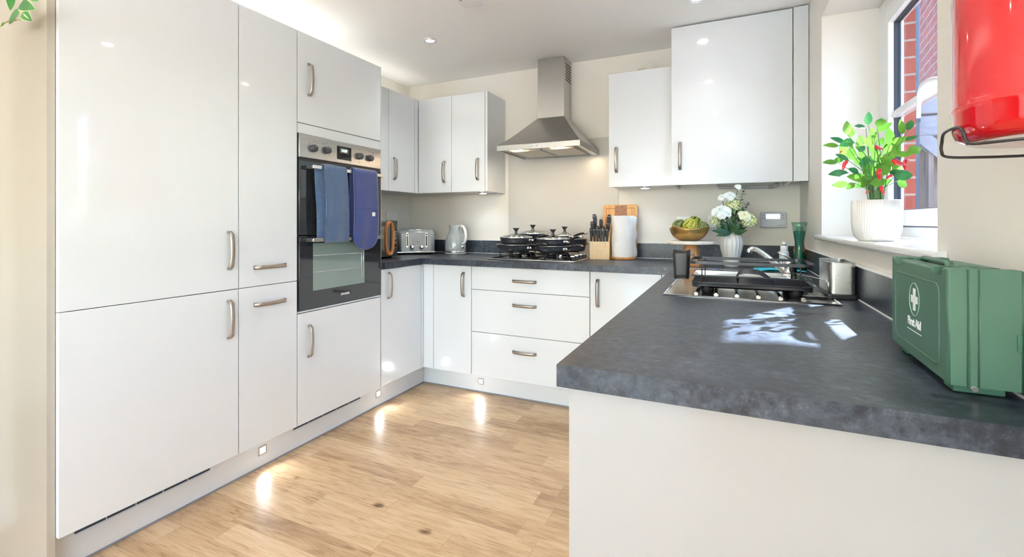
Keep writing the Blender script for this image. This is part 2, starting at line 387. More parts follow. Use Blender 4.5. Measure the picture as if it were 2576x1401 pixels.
# window
wf = MB(); FX0, FX1 = .604, .66
wf.box(FX0, FX1, WY1-.075, WY1, WZ0, WZ1, .004); wf.box(FX0, FX1, WY0, WY0+.075, WZ0, WZ1, .004)
wf.box(FX0, FX1, WY0+.075, WY1-.075, WZ0, WZ0+.042, .003); wf.box(FX0, FX1, WY0+.075, WY1-.075, WZ1-.06, WZ1, .003)
wf.box(FX0+.0006, FX1-.001, 1.655, 1.715, WZ0+.0425, WZ1-.0605, .003)
win = struct('window_1', wf, UPVC)
def sash(y0, y1):
    sb = MB(); z0, z1 = WZ0+.045, WZ1-.063; b = .07; x0, x1 = .592, .645
    bt = .058
    bv = .098
    for q in ((y0, y0+bv, z0, z1), (y1-bv, y1, z0, z1), (y0+bv, y1-bv, z0, z0+bt), (y0+bv, y1-bv, z1-b, z1)):
        sb.box(x0, x1, q[0], q[1], q[2], q[3], .004, 3)
    s_ = obj('sash', sb, UPVC, win)
    gk = MB()
    for q in ((y0-.004, y0, z0, z1), (y1, y1+.004, z0, z1), (y0, y1, z0-.004, z0), (y0, y1, z1, z1+.004)): gk.box(.600, .615, *q)
    for q in ((y0+bv, y0+bv+.004, z0+bt, z1-b), (y1-bv-.004, y1-bv, z0+bt, z1-b), (y0+bv, y1-bv, z0+bt, z0+bt+.004), (y0+bv, y1-bv, z1-b-.004, z1-b)): gk.box(.612, .634, *q)
    obj('gasket', gk, GASKET, s_)
    obj('pane', box(.622, .626, y0+bv, y1-bv, z0+bt, z1-b), COATED, s_)
    obj('glazing_bar', box(.604, .645, y0+bv, y1-bv, 1.580, 1.606, .005, 2), UPVC, s_)
sash(WY0+.078, 1.652); sash(1.718, WY1-.078)
hd = MB(); hd.tube([(.598, 1.865, 1.594), (.585, 1.885, 1.600), (.580, 1.93, 1.600), (.580, 1.965, 1.590), (.580, 1.99, 1.572), (.580, 2.0, 1.55), (.580, 2.002, 1.505)], [.010, .016, .017, .013, .009, .0065, .006], 14, flat=.6, sm=5)
hd.tube([(.580, 1.985, 1.592), (.580, 1.998, 1.600)], .0035, 8)
obj('handle', hd, WHITEP, win)
obj('trim', box(.668, .684, WY1-.006, WY1+.019, 1.03, 2.03), UPVC, win)

# sill board with horn
sm = MB()
def sillx(x0, x1, y0, y1): pass
prof = [(.366, WZ0-.018), (.369, WZ0-.022), (.604, WZ0-.022), (.604, WZ0), (.375, WZ0), (.369, WZ0-.002), (.366, WZ0-.007)]
sm.prism([(x, z) for x, z in prof if x < .4] and [(.366, WZ0-.016), (.370, WZ0-.021), (.389, WZ0-.0215), (.389, WZ0), (.374, WZ0), (.368, WZ0-.003), (.366, WZ0-.008)], WY0-.05, WY1+.05, 'y')
sm.box(.389, .604, WY0+.001, WY1-.001, WZ0-.0215, WZ0)
o = single('window_sill', sm, SILLM, 'white gloss window sill board under the kitchen window', 'window sill')

# ------------------------------------------------------------------ exterior
ng = MB()
ng.prism([(1.45, 4.60), (1.95, 9.36), (2.25, 9.33), (1.75, 4.57)], -.1, 6)
single('neighbour_house_wall', ng, BRICKY, 'sunlit red brick wall of the neighbouring house beyond the window', 'building')
gb = MB(); gb.prism([(2.3, -.1), (3.1, -.1), (3.1, 2.8), (3.44, 3.09), (3.56, 3.17), (3.67, 3.26), (3.85, 3.47), (3.85, 4.1), (2.3, 4.1)], 1.60, 1.66, 'x')  # unseen slab, raked edge shaped to trim the sun on the worktop
struct('wall_sun_blocker', gb, BRICKY)
struct('ground_side', box(.77, 12, YREAR-.1, 14, -.12, -.05), M('dark gravel', (.15, .14, .13), .9, bump=.3, bscale=60, var=.2))
gm = box(-14, 12, -22, YREAR-.11, -.12, -.05)
struct('ground', gm, M('pale bounce paving', (.72, .71, .69), .85, bump=.2, bscale=30, var=.15))  # unseen pale ground, added to bounce daylight up to the ceiling
pp = MB(); pp.tube([(1.262, 4.42, -.05), (1.262, 4.42, 5.5)], .024, 14)
for z in (.6, 1.9, 3.4): pp.tube([(1.262, 4.42, z), (1.262, 4.42, z+.05)], .03, 14)
single('reflection_post', pp, M('dark blue grey post', (.09, .12, .16), .4), 'dark blue grey drainpipe outside the window', 'reflection_post')  # dark tube standing in for a reflection at the window's far edge
pr = thing('porch', 'timber door porch with bracket outside the window by red brick wall', 'porch', (1.5, 4.6, -.05))
obj('fascia', box(1.2, 2.0, 4.42, 4.52, 1.96, 2.13, .01), GREYTIMB, pr, True)
obj('beam', box(1.2, 2.0, 4.43, 4.51, 1.80, 1.945, .006), GREYTIMB, pr, True)
obj('brace', MB().prism([(1.24, 1.80), (1.36, 1.80), (1.62, 1.50), (1.62, 1.38)], 4.43, 4.50, 'y'), GREYTIMB, pr, True)
cl = MB()
for i in range(7): cl.box(1.18+i*.105, 1.18+i*.105+.098, 4.53, 4.56, -.05, 1.86, .004)
obj('cladding', cl, TIMBER, pr, True)
obj('post', box(1.345, 1.375, 4.44, 4.50, -.05, 1.75), TIMBER, pr, True)

# ------------------------------------------------------------------ cabinets
def handle_mb(L=.165, w=.0175, d=.030):
    """bow handle along z, standing off in +x"""
    n = 12; out = []; inn = []
    for i in range(n+1):
        t = i/n; z = -L/2+L*t; e = min(t, 1-t)*L
        bow = math.sin(PI*t)
        x = d*.72+bow*d*.28 if e > .008 else d*(.3+.42*math.sqrt(e/.008))
        if i in (0, n): x = d*.25
        out.append((x, z))
        inn.append((max(x-.0055, 0), z*(1-.055)))
    outer = [(0, -L/2), *out, (0, L/2)]
    inner = [(0, L/2-.010), *[(max(x-.005, .0), z*.9) for x, z in out[1:-1]][::-1], (0, -L/2+.010)]
    pts = outer+inner
    mb = MB()
    N = len(out)
    # build as a strip solid so concave caps stay clean
    O = [(0, -L/2)]+out+[(0, L/2)]
    I = [(0, -L/2+.009)]+[(max(x-.0055, .0), max(min(z, L/2-.009), -L/2+.009)) for x, z in out]+[(0, L/2-.009)]
    V = []
    for (a, b), (c, e) in zip(O, I):
        V.append([mb.bm.verts.new(p) for p in ((a, -w/2, b), (a, w/2, b), (c, w/2, e), (c, -w/2, e))])
    for A, B in zip(V, V[1:]):
        for k in range(4):
            try: mb.bm.faces.new((A[k], A[(k+1) % 4], B[(k+1) % 4], B[k]))
            except ValueError: pass
    for q in (V[0], V[-1]): mb.bm.faces.new(q)
    bmesh.ops.remove_doubles(mb.bm, verts=mb.bm.verts, dist=1e-5)
    bmesh.ops.recalc_face_normals(mb.bm, faces=mb.bm.faces)
    es = [e for e in mb.bm.edges if len(e.link_faces) == 2 and abs((e.verts[0].co-e.verts[1].co).y) < 1e-6 and e.calc_face_angle(0) > 1.2]
    bmesh.ops.bevel(mb.bm, geom=es, offset=.0015, segments=2, affect='EDGES', clamp_overlap=True)
    for f in mb.bm.faces: f.smooth = True
    return mb
HMESH = None
def add_handle(door, pos, face, horiz=False):
    """pos: world point on the door face; face: 'x' door faces +x, 'y' door faces -y"""
    mb = handle_mb()
    m = Matrix.Identity(4)
    if horiz: m = Matrix.Rotation(PI/2, 4, 'X') @ m
    if face == 'y': m = Matrix.Rotation(-PI/2, 4, 'Z') @ m
    bmesh.ops.transform(mb.bm, matrix=Matrix.Translation(pos) @ m, verts=mb.bm.verts)
    return obj('handle', mb, TAUPE, door, True, label='satin taupe bow handle')
DT = .019
def door_x(cab, x, y0, y1, z0, z1, name='door', h=None, horiz=False):
    d = obj(name, box(x-DT, x, y0+.0015, y1-.0015, z0, z1, .0012, 2), GLOSS, cab, True)
    if h: add_handle(d, (x, h[0], h[1]), 'x', horiz)
    return d
def door_y(cab, y, x0, x1, z0, z1, name='door', h=None, horiz=False):
    d = obj(name, box(x0+.0015, x1-.0015, y, y+DT, z0, z1, .0012, 2), GLOSS, cab, True)
    if h: add_handle(d, (h[0], y, h[1]), 'y', horiz)
    return d
ZB, ZT, ZJ, TT = .150, .865, .8665, 2.101
# fridge freezer housing
c = thing('tall_cabinet', 'tall white gloss fridge housing with two wide doors, nearest unit on left', 'cabinet', (-2.2, 1.03, 0))
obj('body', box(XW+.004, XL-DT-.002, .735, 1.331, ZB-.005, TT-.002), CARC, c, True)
obj('end_panel', box(XW+.02, XL-.018, .712, .732, 0, TT), PANEL, c, True, label='warm white side panel')
door_x(c, XL, .732, 1.332, ZJ+.0015, TT, 'upper_door', (1.288, 1.035+.0))
door_x(c, XL, .732, 1.332, ZB, ZJ-.0015, 'lower_door', (1.288, .742))
c = thing('tall_cabinet', 'tall narrow white gloss larder unit with horizontal handles, beside the oven', 'cabinet', (-2.2, 1.48, 0))
obj('body', box(XW+.004, XL-DT-.002, 1.335, 1.632, ZB-.005, TT-.002), CARC, c, True)
door_x(c, XL, 1.333, 1.634, ZJ+.0015, TT, 'upper_door', (1.4845, .952), True)
door_x(c, XL, 1.333, 1.634, ZB, ZJ-.0015, 'lower_door', (1.4845, .785), True)
c = thing('oven_housing', 'tall white gloss housing around the built-in double oven', 'cabinet', (-2.2, 1.94, 0))
hb = MB(); hb.box(XW+.004, XL-DT-.002, 1.636, 1.652, ZB-.005, TT-.002); hb.box(XW+.004, XL-DT-.002, 2.225, 2.240, ZB-.005, TT-.002)
hb.box(XW+.004, XW+.02, 1.636, 2.240, ZB, TT-.002); hb.box(XW+.02, XL-DT-.002, 1.652, 2.225, ZB-.005, .688); hb.box(XW+.02, XL-DT-.002, 1.652, 2.225, 1.625, TT-.002)
obj('body', hb, CARC, c, True)
door_x(c, XL, 1.636, 2.240, 1.650, TT, 'upper_door', (1.704, 1.875))
door_x(c, XL, 1.636, 2.240, ZB, .700, 'lower_door', (1.704, .555))
obj('filler_strip', box(XL-DT, XL-.003, 1.637, 2.239, 1.597, 1.646), GLOSS, c, True)
obj('bottom_trim', box(XL-DT-.002, XL-.004, 1.640, 2.238, .7035, .712), M('pale aluminium', (.72, .76, .80), .3, metal=.6), c, True)
obj('side_panel', box(XW+.004, XL, 2.2415, 2.2435, .872, TT), GLOSS, c, True)

# base units, left and back runs
YD = 2.68
c = thing('base_cabinet', 'white gloss base cabinet right of the oven, under the microwave', 'cabinet', (-2.2, 2.45, 0))
obj('body', box(XW+.004, XL-DT-.002, 2.246, 2.655, ZB-.005, .870), CARC, c, True)
door_x(c, XL, 2.246, 2.651, ZB, ZT, h=(2.312, .762))
obj('corner_post', box(XL-.02, XL, 2.654, YD-.001, ZB, ZT), GLOSS, c, True)
c = thing('base_cabinet', 'narrow white gloss base cabinet in the corner, left of the drawers', 'cabinet', (-1.69, 3, 0))
obj('body', box(-1.84, -1.543, YD+DT+.002, YB-.004, ZB-.005, .870), CARC, c, True)
door_y(c, YD, -1.841, -1.542, ZB, ZT, h=(-1.600, .742))
obj('corner_post', box(XL+.001, -1.8425, YD, YD+DT, ZB, ZT), GLOSS, c, True)
c = thing('drawer_cabinet', 'wide white gloss three drawer cabinet under the gas hob', 'cabinet', (-1.14, 3, 0))
obj('body', box(-1.541, -.741, YD+DT+.002, YB-.004, ZB-.005, .870), CARC, c, True)
for z0, z1, hz_ in ((.7155, ZT, .785), (.438, .7125, .632), (ZB, .435, .338)):
    door_y(c, YD, -1.541, -.741, z0, z1, 'drawer', (-1.160, hz_), True)
c = thing('base_cabinet', 'white gloss base cabinet with upright handle, right of the drawers', 'cabinet', (-.54, 3, 0))
obj('body', box(-.738, -.338, YD+DT+.002, YB-.004, ZB-.005, .870), CARC, c, True)
door_y(c, YD, -.740, -.336, ZB, ZT, h=(-.692, .742))
obj('filler', box(-.334, -.2655, YD, YD+DT, ZB, ZT), GLOSS, c, True)
c = thing('peninsula_cabinet', 'white gloss peninsula cabinet under the near worktop', 'cabinet', (.06, 1.7, 0))
pb = MB(); pb.box(-.228, XR-.004, .795, 1.630, .001, .870); pb.box(-.228, XR-.004, 1.630, 2.61, .001, .70); pb.box(-.228, XR-.004, 2.61, YB-.004, .001, .870)
obj('body', pb, CARC, c, True)
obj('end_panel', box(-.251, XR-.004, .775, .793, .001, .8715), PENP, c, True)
for y0, y1 in ((.80, 1.40), (1.40, 2.0), (2.0, 2.60)):
    d = obj('door', box(-.250, -.231, y0+.002, y1-.002, ZB, ZT, .0012, 2), GLOSS, c, True)

# plinths, vents and plinth lights
XP, YP = -2.0, 2.79
single('plinth', box(XP-.016, XP, .733, YP, .001, ZB-.006), GLOSS, 'white plinth board along the floor under the tall left units', 'plinth')
single('plinth', box(XP+.001, -.252, YP, YP+.016, .001, ZB-.006), GLOSS, 'white plinth board along the floor under the drawers', 'plinth')
SEAL = M('grey seal strip', (.25, .27, .31), .5)
single('plinth_seal', box(XP, XP+.004, .733, YP-.001, .0005, .007), SEAL, 'thin grey seal strip along the foot of the left plinth', 'seal strip')
single('plinth_seal', box(XP+.005, -.252, YP-.004, YP, .0005, .007), SEAL, 'thin grey seal strip along the foot of the back plinth', 'seal strip')
VENTM = M('grey vent plastic', (.55, .62, .68), .4)
def vent(y0, y1, label):
    t = thing('plinth_vent', label, 'vent', (XP+.001, (y0+y1)/2, .10), 0, 'plinth vents')
    f = MB(); f.prism([(y0, .142), (y0+.002, .116), (y0+.018, .098), (y1-.018, .098), (y1-.002, .116), (y1, .142)], XP+.0005, XP+.004, 'x')
    obj('frame', f, VENTM, t, True)
    n = int((y1-y0)/.085); g = MB()
    for r0, r1 in ((.104, .112), (.1155, .1225), (.126, .139)):
        for i in range(n):
            w = (y1-y0-.02)/n; g.box(XP+.0035, XP+.0046, y0+.01+i*w+.002, y0+.01+(i+1)*w-.002, r0, r1)
    obj('slot', g, M('vent slot dark', (.04, .06, .09), .6), t, True)
vent(.79, 1.265, 'long grey plinth vent under the fridge housing')
vent(1.66, 2.155, 'long grey plinth vent under the oven housing')
LEDM = M('led lens', (1, 1, 1), .4, emit=(.93, .97, 1), es=4)
def plinth_light(x, y, z, face, label):
    t = thing('plinth_light', label, 'light', (x, y, z), 0 if face == 'x' else -PI/2, 'plinth lights')
    obj('bezel', box(0, .003, -.021, .021, -.021, .021, .001), STEEL, t)
    obj('lens', box(.003, .0042, -.014, .014, -.014, .014, .001), LEDM, t)
    l = bpy.data.lights.new('led', 'AREA'); l.energy = .22; l.size = .03; l.color = (.9, .95, 1); l.spread = math.radians(140)
    lo = bpy.data.objects.new('led_lamp', l); COL.objects.link(lo); lo.parent = t; lo.location = (.008, 0, 0); lo.rotation_euler = (0, -PI/2, 0)
def onx(u, v, x):
    a = (u-CX)/FPX; c_, s_ = math.cos(YAW), math.sin(YAW); t = x/(a*c_-s_); return (x, t*(a*s_+c_), CH+(HZ-v)/FPX*t)
plinth_light(*onx(660, 1132, XP), 'x', 'small square plinth light under the narrow larder unit')
plinth_light(*onx(951, 990, XP), 'x', 'small square plinth light at the end of the oven housing')
p_ = pix(1210, 959, YP); plinth_light(p_.x, p_.y, p_.z, 'y', 'small square plinth light under the drawers')

# worktop: one continuous slab with a sink cut-out and a hob on top
def slab(mb, xs, ys, keep, z0, z1):
    vt = {}
    def V(i, j, z):
        k = (i, j, z)
        if k not in vt: vt[k] = mb.bm.verts.new((xs[i], ys[j], z))
        return vt[k]
    K = lambda i, j: 0 <= i < len(xs)-1 and 0 <= j < len(ys)-1 and keep((xs[i]+xs[i+1])/2, (ys[j]+ys[j+1])/2)
    for i in range(len(xs)-1):
        for j in range(len(ys)-1):
            if not K(i, j): continue
            mb.bm.faces.new((V(i, j, z1), V(i+1, j, z1), V(i+1, j+1, z1), V(i, j+1, z1)))
            mb.bm.faces.new((V(i, j, z0), V(i, j+1, z0), V(i+1, j+1, z0), V(i+1, j, z0)))
            for (di, dj, a, b) in ((-1, 0, (i, j), (i, j+1)), (1, 0, (i+1, j+1), (i+1, j)), (0, -1, (i+1, j), (i, j)), (0, 1, (i, j+1), (i+1, j+1))):
                if not K(i+di, j+dj):
                    mb.bm.faces.new((V(*a, z0), V(*a, z1), V(*b, z1), V(*b, z0)))
WX0, WY = -.267, 2.6227
SX0, SX1, SY0, SY1 = -.16, .25, 2.20, 2.56   # bowl cut-out
slb = MB()
slab(slb, [XW+.004, -1.898, WX0, SX0, SX1, XR-.003], [.7547, SY0, 2.2465, SY1, WY, YB-.003],
     lambda x, y: (x > WX0 or y > WY or (x < -1.898 and y > 2.2465)) and not (SX0 < x < SX1 and SY0 < y < SY1), .872, .91)
es = []
for e in slb.bm.edges:
    if len(e.link_faces) == 2 and e.calc_face_angle(0) > 1.2:
        a, b = e.verts; m_ = (a.co+b.co)/2
        horiz = abs(a.co.z-b.co.z) < 1e-6
        front = (abs(m_.y-.7547) < 1e-4) or (abs(m_.x-WX0) < 1e-4 and m_.y < WY+.001) or (abs(m_.y-WY) < 1e-4) or (abs(m_.x+1.898) < 1e-4)
        if horiz and front and not (SX0+.001 < m_.x < SX1-.001 and SY0 < m_.y < SY1): es.append(e)
        if not horiz and abs(m_.x-WX0) < 1e-4 and abs(m_.y-.7547) < 1e-4: es.append(e)
bmesh.ops.bevel(slb.bm, geom=es, offset=.004, segments=3, affect='EDGES', clamp_overlap=True)
wt = thing('worktop', 'dark slate grey laminate worktop running round the kitchen and along the peninsula', 'worktop', (0, 2, .872))
obj('slab', slb, SLATE, wt, True)
up = [box(XW+.0045, -1.56, YB-.021, YB-.003, .9105, 1.012, .001), box(-.70, XR-.022, YB-.021, YB-.003, .9105, 1.012, .001),
      box(XR-.021, XR-.003, .7547, YB-.003, .9105, 1.012, .001), box(XW+.004, XW+.021, 2.2465, YB-.022, .9105, 1.012, .001)]
for q in up: obj('upstand', q, SLATE, wt, True)
SEALW = M('white silicone', (.85, .85, .85), .4)
sb = MB(); sb.box(XR-.0235, XR-.0205, .7547, YB-.0205, .9102, .9135); sb.box(-.70, XR-.0205, YB-.0235, YB-.0205, .9102, .9135)
obj('sealant', sb, SEALW, wt, True)
obj('sealant', box(XW+.021, -1.56, YB-.0235, YB-.0205, .9102, .9135), SEALW, wt, True)
sb = MB(); sb.box(XR-.021, XR-.0025, .7547, YB-.0025, 1.0122, 1.0145); sb.box(-.70, XR-.021, YB-.021, YB-.0025, 1.0122, 1.0145)
obj('sealant', sb, SEALW, wt, True)
obj('sealant', box(XW+.021, -1.56, YB-.021, YB-.0025, 1.0122, 1.0145), SEALW, wt, True)
obj('end_cap', box(-1.91, -1.896, 2.2440, 2.2462, .873, .909), BLACKP, wt, True)
single('splashback', box(-1.556, -.704, YB-.007, YB-.0015, .911, 1.76, .001), SPLASH, 'pale glass splashback panel between the hob and the extractor hood', 'splashback')

# wall units
ZU0, ZU1, YU = 1.382, 2.108, 2.992
c = thing('wall_cabinet', 'white gloss wall cabinet on the left wall beside the oven housing', 'cabinet', (-2.35, 2.7, ZU0))
obj('body', box(XW+.004, -2.198-DT-.002, 2.246, YB-.004, ZU0, ZU1), CARC, c, True)
obj('filler', box(-2.198-DT, -2.198, 2.246, 2.640, ZU0, ZU1), GLOSS, c, True)
door_x(c, -2.198, 2.643, 2.945, ZU0, ZU1, h=(2.700, 1.545))
obj('corner_post', box(-2.198-DT, -2.198, 2.948, YU-.001, ZU0, ZU1), GLOSS, c, True)
c = thing('wall_cabinet', 'white gloss two door wall cabinet left of the extractor hood', 'cabinet', (-1.89, 3.14, ZU0))
obj('body', box(-2.195, -1.606, YU+DT+.002, YB-.004, ZU0+.004, ZU1-.001), CARC, c, True)
obj('end_panel', box(-1.6055, -1.588, YU+.001, YB-.004, ZU0, ZU1), GLOSS, c, True)
door_y(c, YU, -2.196, -1.893, ZU0, ZU1, h=(-1.955, 1.538))
door_y(c, YU, -1.893, -1.608, ZU0, ZU1, h=(-1.665, 1.545))
c = thing('wall_cabinet', 'small white gloss wall cabinet right of the extractor hood', 'cabinet', (-.51, 3.14, ZU0))
obj('body', box(-.700, -.316, YU+DT+.002, YB-.004, ZU0+.004, ZU1-.001), CARC, c, True)
door_y(c, YU, -.703, -.314, ZU0, ZU1, h=(-.652, 1.555))
YBo = 2.93
c = thing('boiler_cabinet', 'tall wide white gloss boiler cabinet reaching the ceiling', 'cabinet', (0, 3.1, 1.38))
bb = MB(); bb.box(-.3125, -.297, YBo+DT+.002, YB-.004, 1.378, 2.312); bb.box(.300, .316, YBo+DT+.002, YB-.004, 1.378, 2.312)
bb.box(-.297, .300, YBo+DT+.002, YB-.004, 2.29, 2.312); bb.box(-.297, .300, YB-.02, YB-.004, 1.42, 2.29); bb.box(-.297, .300, YBo+.03, YB-.03, 1.44, 1.46)
obj('body', bb, CARC, c, True)
door_y(c, YBo, -.3125, .315, 1.377, 2.314, h=(-.262, 1.548))
obj('filler', box(.3175, XR-.003, YBo, YBo+DT, 1.377, 2.318), GLOSS, c, True)
# boiler underside and pipe
single('boiler', box(-.12, .26, 3.03, 3.27, 1.395, 1.438, .012, 3), WHITEP, 'white boiler underside visible beneath the tall cabinet', 'boiler')
pw = [pix(1806, 455, 3.2), pix(1806, 466, 3.2), pix(1810, 470.5, 3.2), pix(1818, 471.5, 3.2), pix(1870, 471, 3.2), pix(1935, 469.5, 3.2), pix(1948, 468, 3.2), pix(1953, 463, 3.2), pix(1954, 452, 3.2)]
pm = MB(); pm.tube(pw, .0085, 10, sm=4); pm.tube([pix(1933, 469.5, 3.2), pix(1944, 469, 3.2)], .0115, 10); pm.tube([pix(1953, 463, 3.2), pix(1954, 452, 3.2)], .012, 10)
single('pipe', pm, GREYMET, 'grey painted pipe hanging under the boiler cabinet', 'pipe')
# cable on top of small cabinet
cb_ = MB(); pts = [pix(1606, 173, 3.12), pix(1618, 168, 3.12), pix(1630, 158, 3.12), pix(1641, 151, 3.12), pix(1649, 152, 3.12), pix(1650, 159, 3.12), pix(1645, 167, 3.12), pix(1652, 170, 3.13), pix(1660, 167, 3.13), pix(1668, 171, 3.13)]
cb_.tube(pts, .0022, 6, sm=5); cb_.tube([pix(1604, 175, 3.13), pix(1622, 171, 3.13)], .006, 8)
single('cable', cb_, M('cream cable', (.78, .72, .6), .5), 'thin cream cable looped on top of the small wall cabinet', 'cable')
# under-cabinet puck lights
def puck(x, y, z, label):
    t = thing('cabinet_light', label, 'light', (x, y, z), 0, 'lights under the wall cabinets')
    obj('rim', MB().lathe([(0, 0), (.033, 0), (.034, -.003), (.032, -.009), (.028, -.010), (0, -.010)], 28), CHROME, t)
    obj('lens', MB().lathe([(0, -.0102), (.026, -.0102), (.025, -.0125), (0, -.013)], 28), LEDM, t)
    l = bpy.data.lights.new('puck', 'SPOT'); l.energy = .8; l.spot_size = math.radians(130); l.spot_blend = .8; l.shadow_soft_size = .025; l.color = (.70, .84, 1)
    lo = bpy.data.objects.new('puck_lamp', l); COL.objects.link(lo); lo.parent = t; lo.location = (0, 0, -.02)
puck(-1.70, 3.13, ZU0+.004, 'small round light under the wall cabinet left of the hood')
puck(-.49, 3.10, ZU0+.004, 'small round light under the small right wall cabinet')

# ceiling fittings
BULB = M('downlight glow', (1, 1, 1), .4, emit=(1, .93, .82), es=22)
def downlight(x, y, label, k=1.0):
    t = thing('downlight', label, 'ceiling light', (x, y, ZC), 0, 'recessed ceiling downlights')
    obj('bezel', MB().lathe([(.026, -.002), (.030, -.005), (.040, -.006), (.044, -.003), (.0445, -.0002)], 32), CHROME, t)
    obj('bulb', MB().lathe([(0, -.004), (.018, -.0038), (.0258, -.0022)], 24), BULB, t)
    l = bpy.data.lights.new('spot', 'SPOT'); l.energy = DOWNLIGHT_W*4*k; l.spot_size = math.radians(112); l.spot_blend = 1; l.shadow_soft_size = .06; l.color = (1, .98, .955)
    lo = bpy.data.objects.new('downlight_lamp', l); COL.objects.link(lo); lo.parent = t; lo.location = (0, 0, -.03)
downlight(-1.744, 2.50, 'glowing recessed downlight in the ceiling above the oven side')
for x, y, w_ in ((-1.25, 1.25, 'added for fill above the floor by the fridge housing'), (-1.70, -.1, 'added for fill left of the camera'), (-.15, 2.62, 'just in front of the boiler cabinet'), (-.15, 1.66, 'above the sink side of the peninsula'), (-.13, .48, 'above the near end of the peninsula'), (-.13, -.40, 'behind the camera')): downlight(x, y, 'recessed ceiling downlight '+w_, .45 if y > 2 else 1.0)  # the fridge-side and left-of-camera ones are extra, added for fill light
for x, w_ in ((-1.9, 'left'), (-.75, 'right')):  # unseen glowing globes, added to brighten the ceiling
    t = thing('fill_globe', w_+' one of two unseen glowing globes added as fill light behind the camera', 'fill lamp', (x, -1.7, ZC), 0, 'fill globes behind the camera')
    obj('globe', MB().sphere((0, 0, -.86), .13, 24), M('opal globe', (.9, .9, .9), .4, emit=(1, .98, .95), es=GLOBE_FILL), t)
    obj('cord', MB().tube([(0, 0, -.002), (0, 0, -.74)], .004, 6), WHITEP, t)
al = thing('heat_alarm', 'square white heat alarm on the ceiling', 'alarm', (-1.215, 2.085, ZC), .0)
obj('base', box(-.058, .058, -.058, .058, -.038, -.0003, .004), WHITEP, al)
obj('grille', box(-.05, .03, .061, .0625, -.03, -.01), M('alarm slot grey', (.6, .6, .6), .6), al) if False else obj('indicator', box(-.03, -.022, -.05, -.03, -.0388, -.0378), SEAL, al)

STRIPM = M('fill strip', (1, .97, .9), .4, emit=(1, .93, .8), es=.05)  # unseen strips, added to lift the dark ceiling over the cabinets
def strip(x0, x1, y0, y1, z, w, label):
    t = thing('fill_strip', label, 'light', ((x0+x1)/2, (y0+y1)/2, z), 0, 'fill light strips added on top of the cabinets')
    obj('strip', box(x0, x1, y0, y1, z, z+.008), STRIPM, t, True)
    l = bpy.data.lights.new('strip', 'AREA'); l.shape = 'RECTANGLE'; l.size = x1-x0; l.size_y = y1-y0; l.energy = w; l.color = (1, .95, .85)
    lo = bpy.data.objects.new('fill_strip_light', l); COL.objects.link(lo); lo.parent = t; lo.location = (0, 0, .012); lo.rotation_euler = (PI, 0, 0)
strip(-2.30, -2.26, .80, 2.20, TT+.001, STRIP_W, 'unseen fill light strip added on top of the tall left units')
strip(-2.40, -2.36, 2.30, 3.15, 2.11, STRIP_W*.25, 'unseen fill light strip added on top of the left wall cabinets')

# ------------------------------------------------------------------ cooker hood
h = thing('cooker_hood', 'stainless steel chimney cooker hood above the hob', 'cooker hood', (-1.13, 3.05, 1.63))
hx0, hx1, hy0 = -1.423, -.842, 2.818; cx0, cx1, cy0 = -1.247, -1.049, 3.122
obj('chimney', box(cx0, cx1, cy0, YB-.002, 1.90, ZC-.0015, .001), STEEL, h, True)
cn = MB(); rings = []
for k in range(9):
    t = k/8; z = 1.672+(1.903-1.672)*t; q = t**.9 if False else t+.16*math.sin(PI*t)*(1-t)
    x0 = hx0+(cx0-hx0)*q; x1 = hx1+(cx1-hx1)*(t+.02*math.sin(PI*t)); y0 = hy0+(cy0-hy0)*t
    rings.append([cn.bm.verts.new(p) for p in ((x0, y0, z), (x1, y0, z), (x1, YB-.002, z), (x0, YB-.002, z))])
for A, B in zip(rings, rings[1:]):
    for i in range(4): cn.bm.faces.new((A[i], A[(i+1) % 4], B[(i+1) % 4], B[i]))
obj('canopy', cn, STEEL, h, True)
bd = MB(); bd.box(hx0, hx1, hy0, hy0+.012, 1.636, 1.6715, .001); bd.box(hx1-.012, hx1, hy0+.012, YB-.002, 1.636, 1.6715); bd.box(hx0, hx0+.012, hy0+.012, YB-.002, 1.636, 1.6715); bd.box(hx0+.012, hx1-.012, YB-.014, YB-.002, 1.636, 1.6715)
bd.box(hx0+.012, hx1-.012, hy0+.012, YB-.014, 1.648, 1.652)
obj('rim_band', bd, STEEL, h, True)
FILT = M('grease filter mesh', (.52, .50, .45), .45, metal=.8, bump=.6, bscale=500)
for x0, x1 in ((-1.36, -1.135), (-1.13, -.905)):
    fo = obj('filter', box(x0, x1, 2.90, 3.22, 1.638, 1.648, .002), FILT, h, True)
    ff = MB()
    for q in ((x0, x0+.008, 2.90, 3.22), (x1-.008, x1, 2.90, 3.22), (x0, x1, 2.90, 2.906), (x0, x1, 3.212, 3.22)): ff.box(*q, 1.635, 1.639)
    obj('frame', ff, GREYMET, fo, True)
HL = M('hood lamp glow', (1, .9, .7), .4, emit=(1, .78, .48), es=7)
for x in (-1.30, -1.01):
    obj('lamp', box(x-.05, x+.05, 2.838, 2.872, 1.640, 1.6475, .004), HL, h, True)
    l = bpy.data.lights.new('hood_lamp', 'AREA'); l.shape = 'RECTANGLE'; l.size = .1; l.size_y = .035; l.energy = .55; l.color = (1, .75, .5)
    lo = bpy.data.objects.new('hood_lamp_light', l); COL.objects.link(lo); lo.location = (x, 2.855, 1.636)
l = bpy.data.lights.new('hood_lamp', 'AREA'); l.size = .04; l.energy = .12; l.color = (1, .75, .5)
lo = bpy.data.objects.new('hood_lamp_light', l); COL.objects.link(lo); lo.location = (-.86, 3.2, 1.63)
for i in range(4): obj('button', MB().lathe([(0, .004), (.0062, .004), (.0062, 0)], 14, T(-1.185+i*.0185, hy0, 1.655, rx=PI/2)), CHROME, h, True)
sv = MB()
for i in range(7): sv.box(cx1-.001, cx1+.0006, 3.155, 3.275, 2.165+i*.019, 2.165+i*.019+.009)
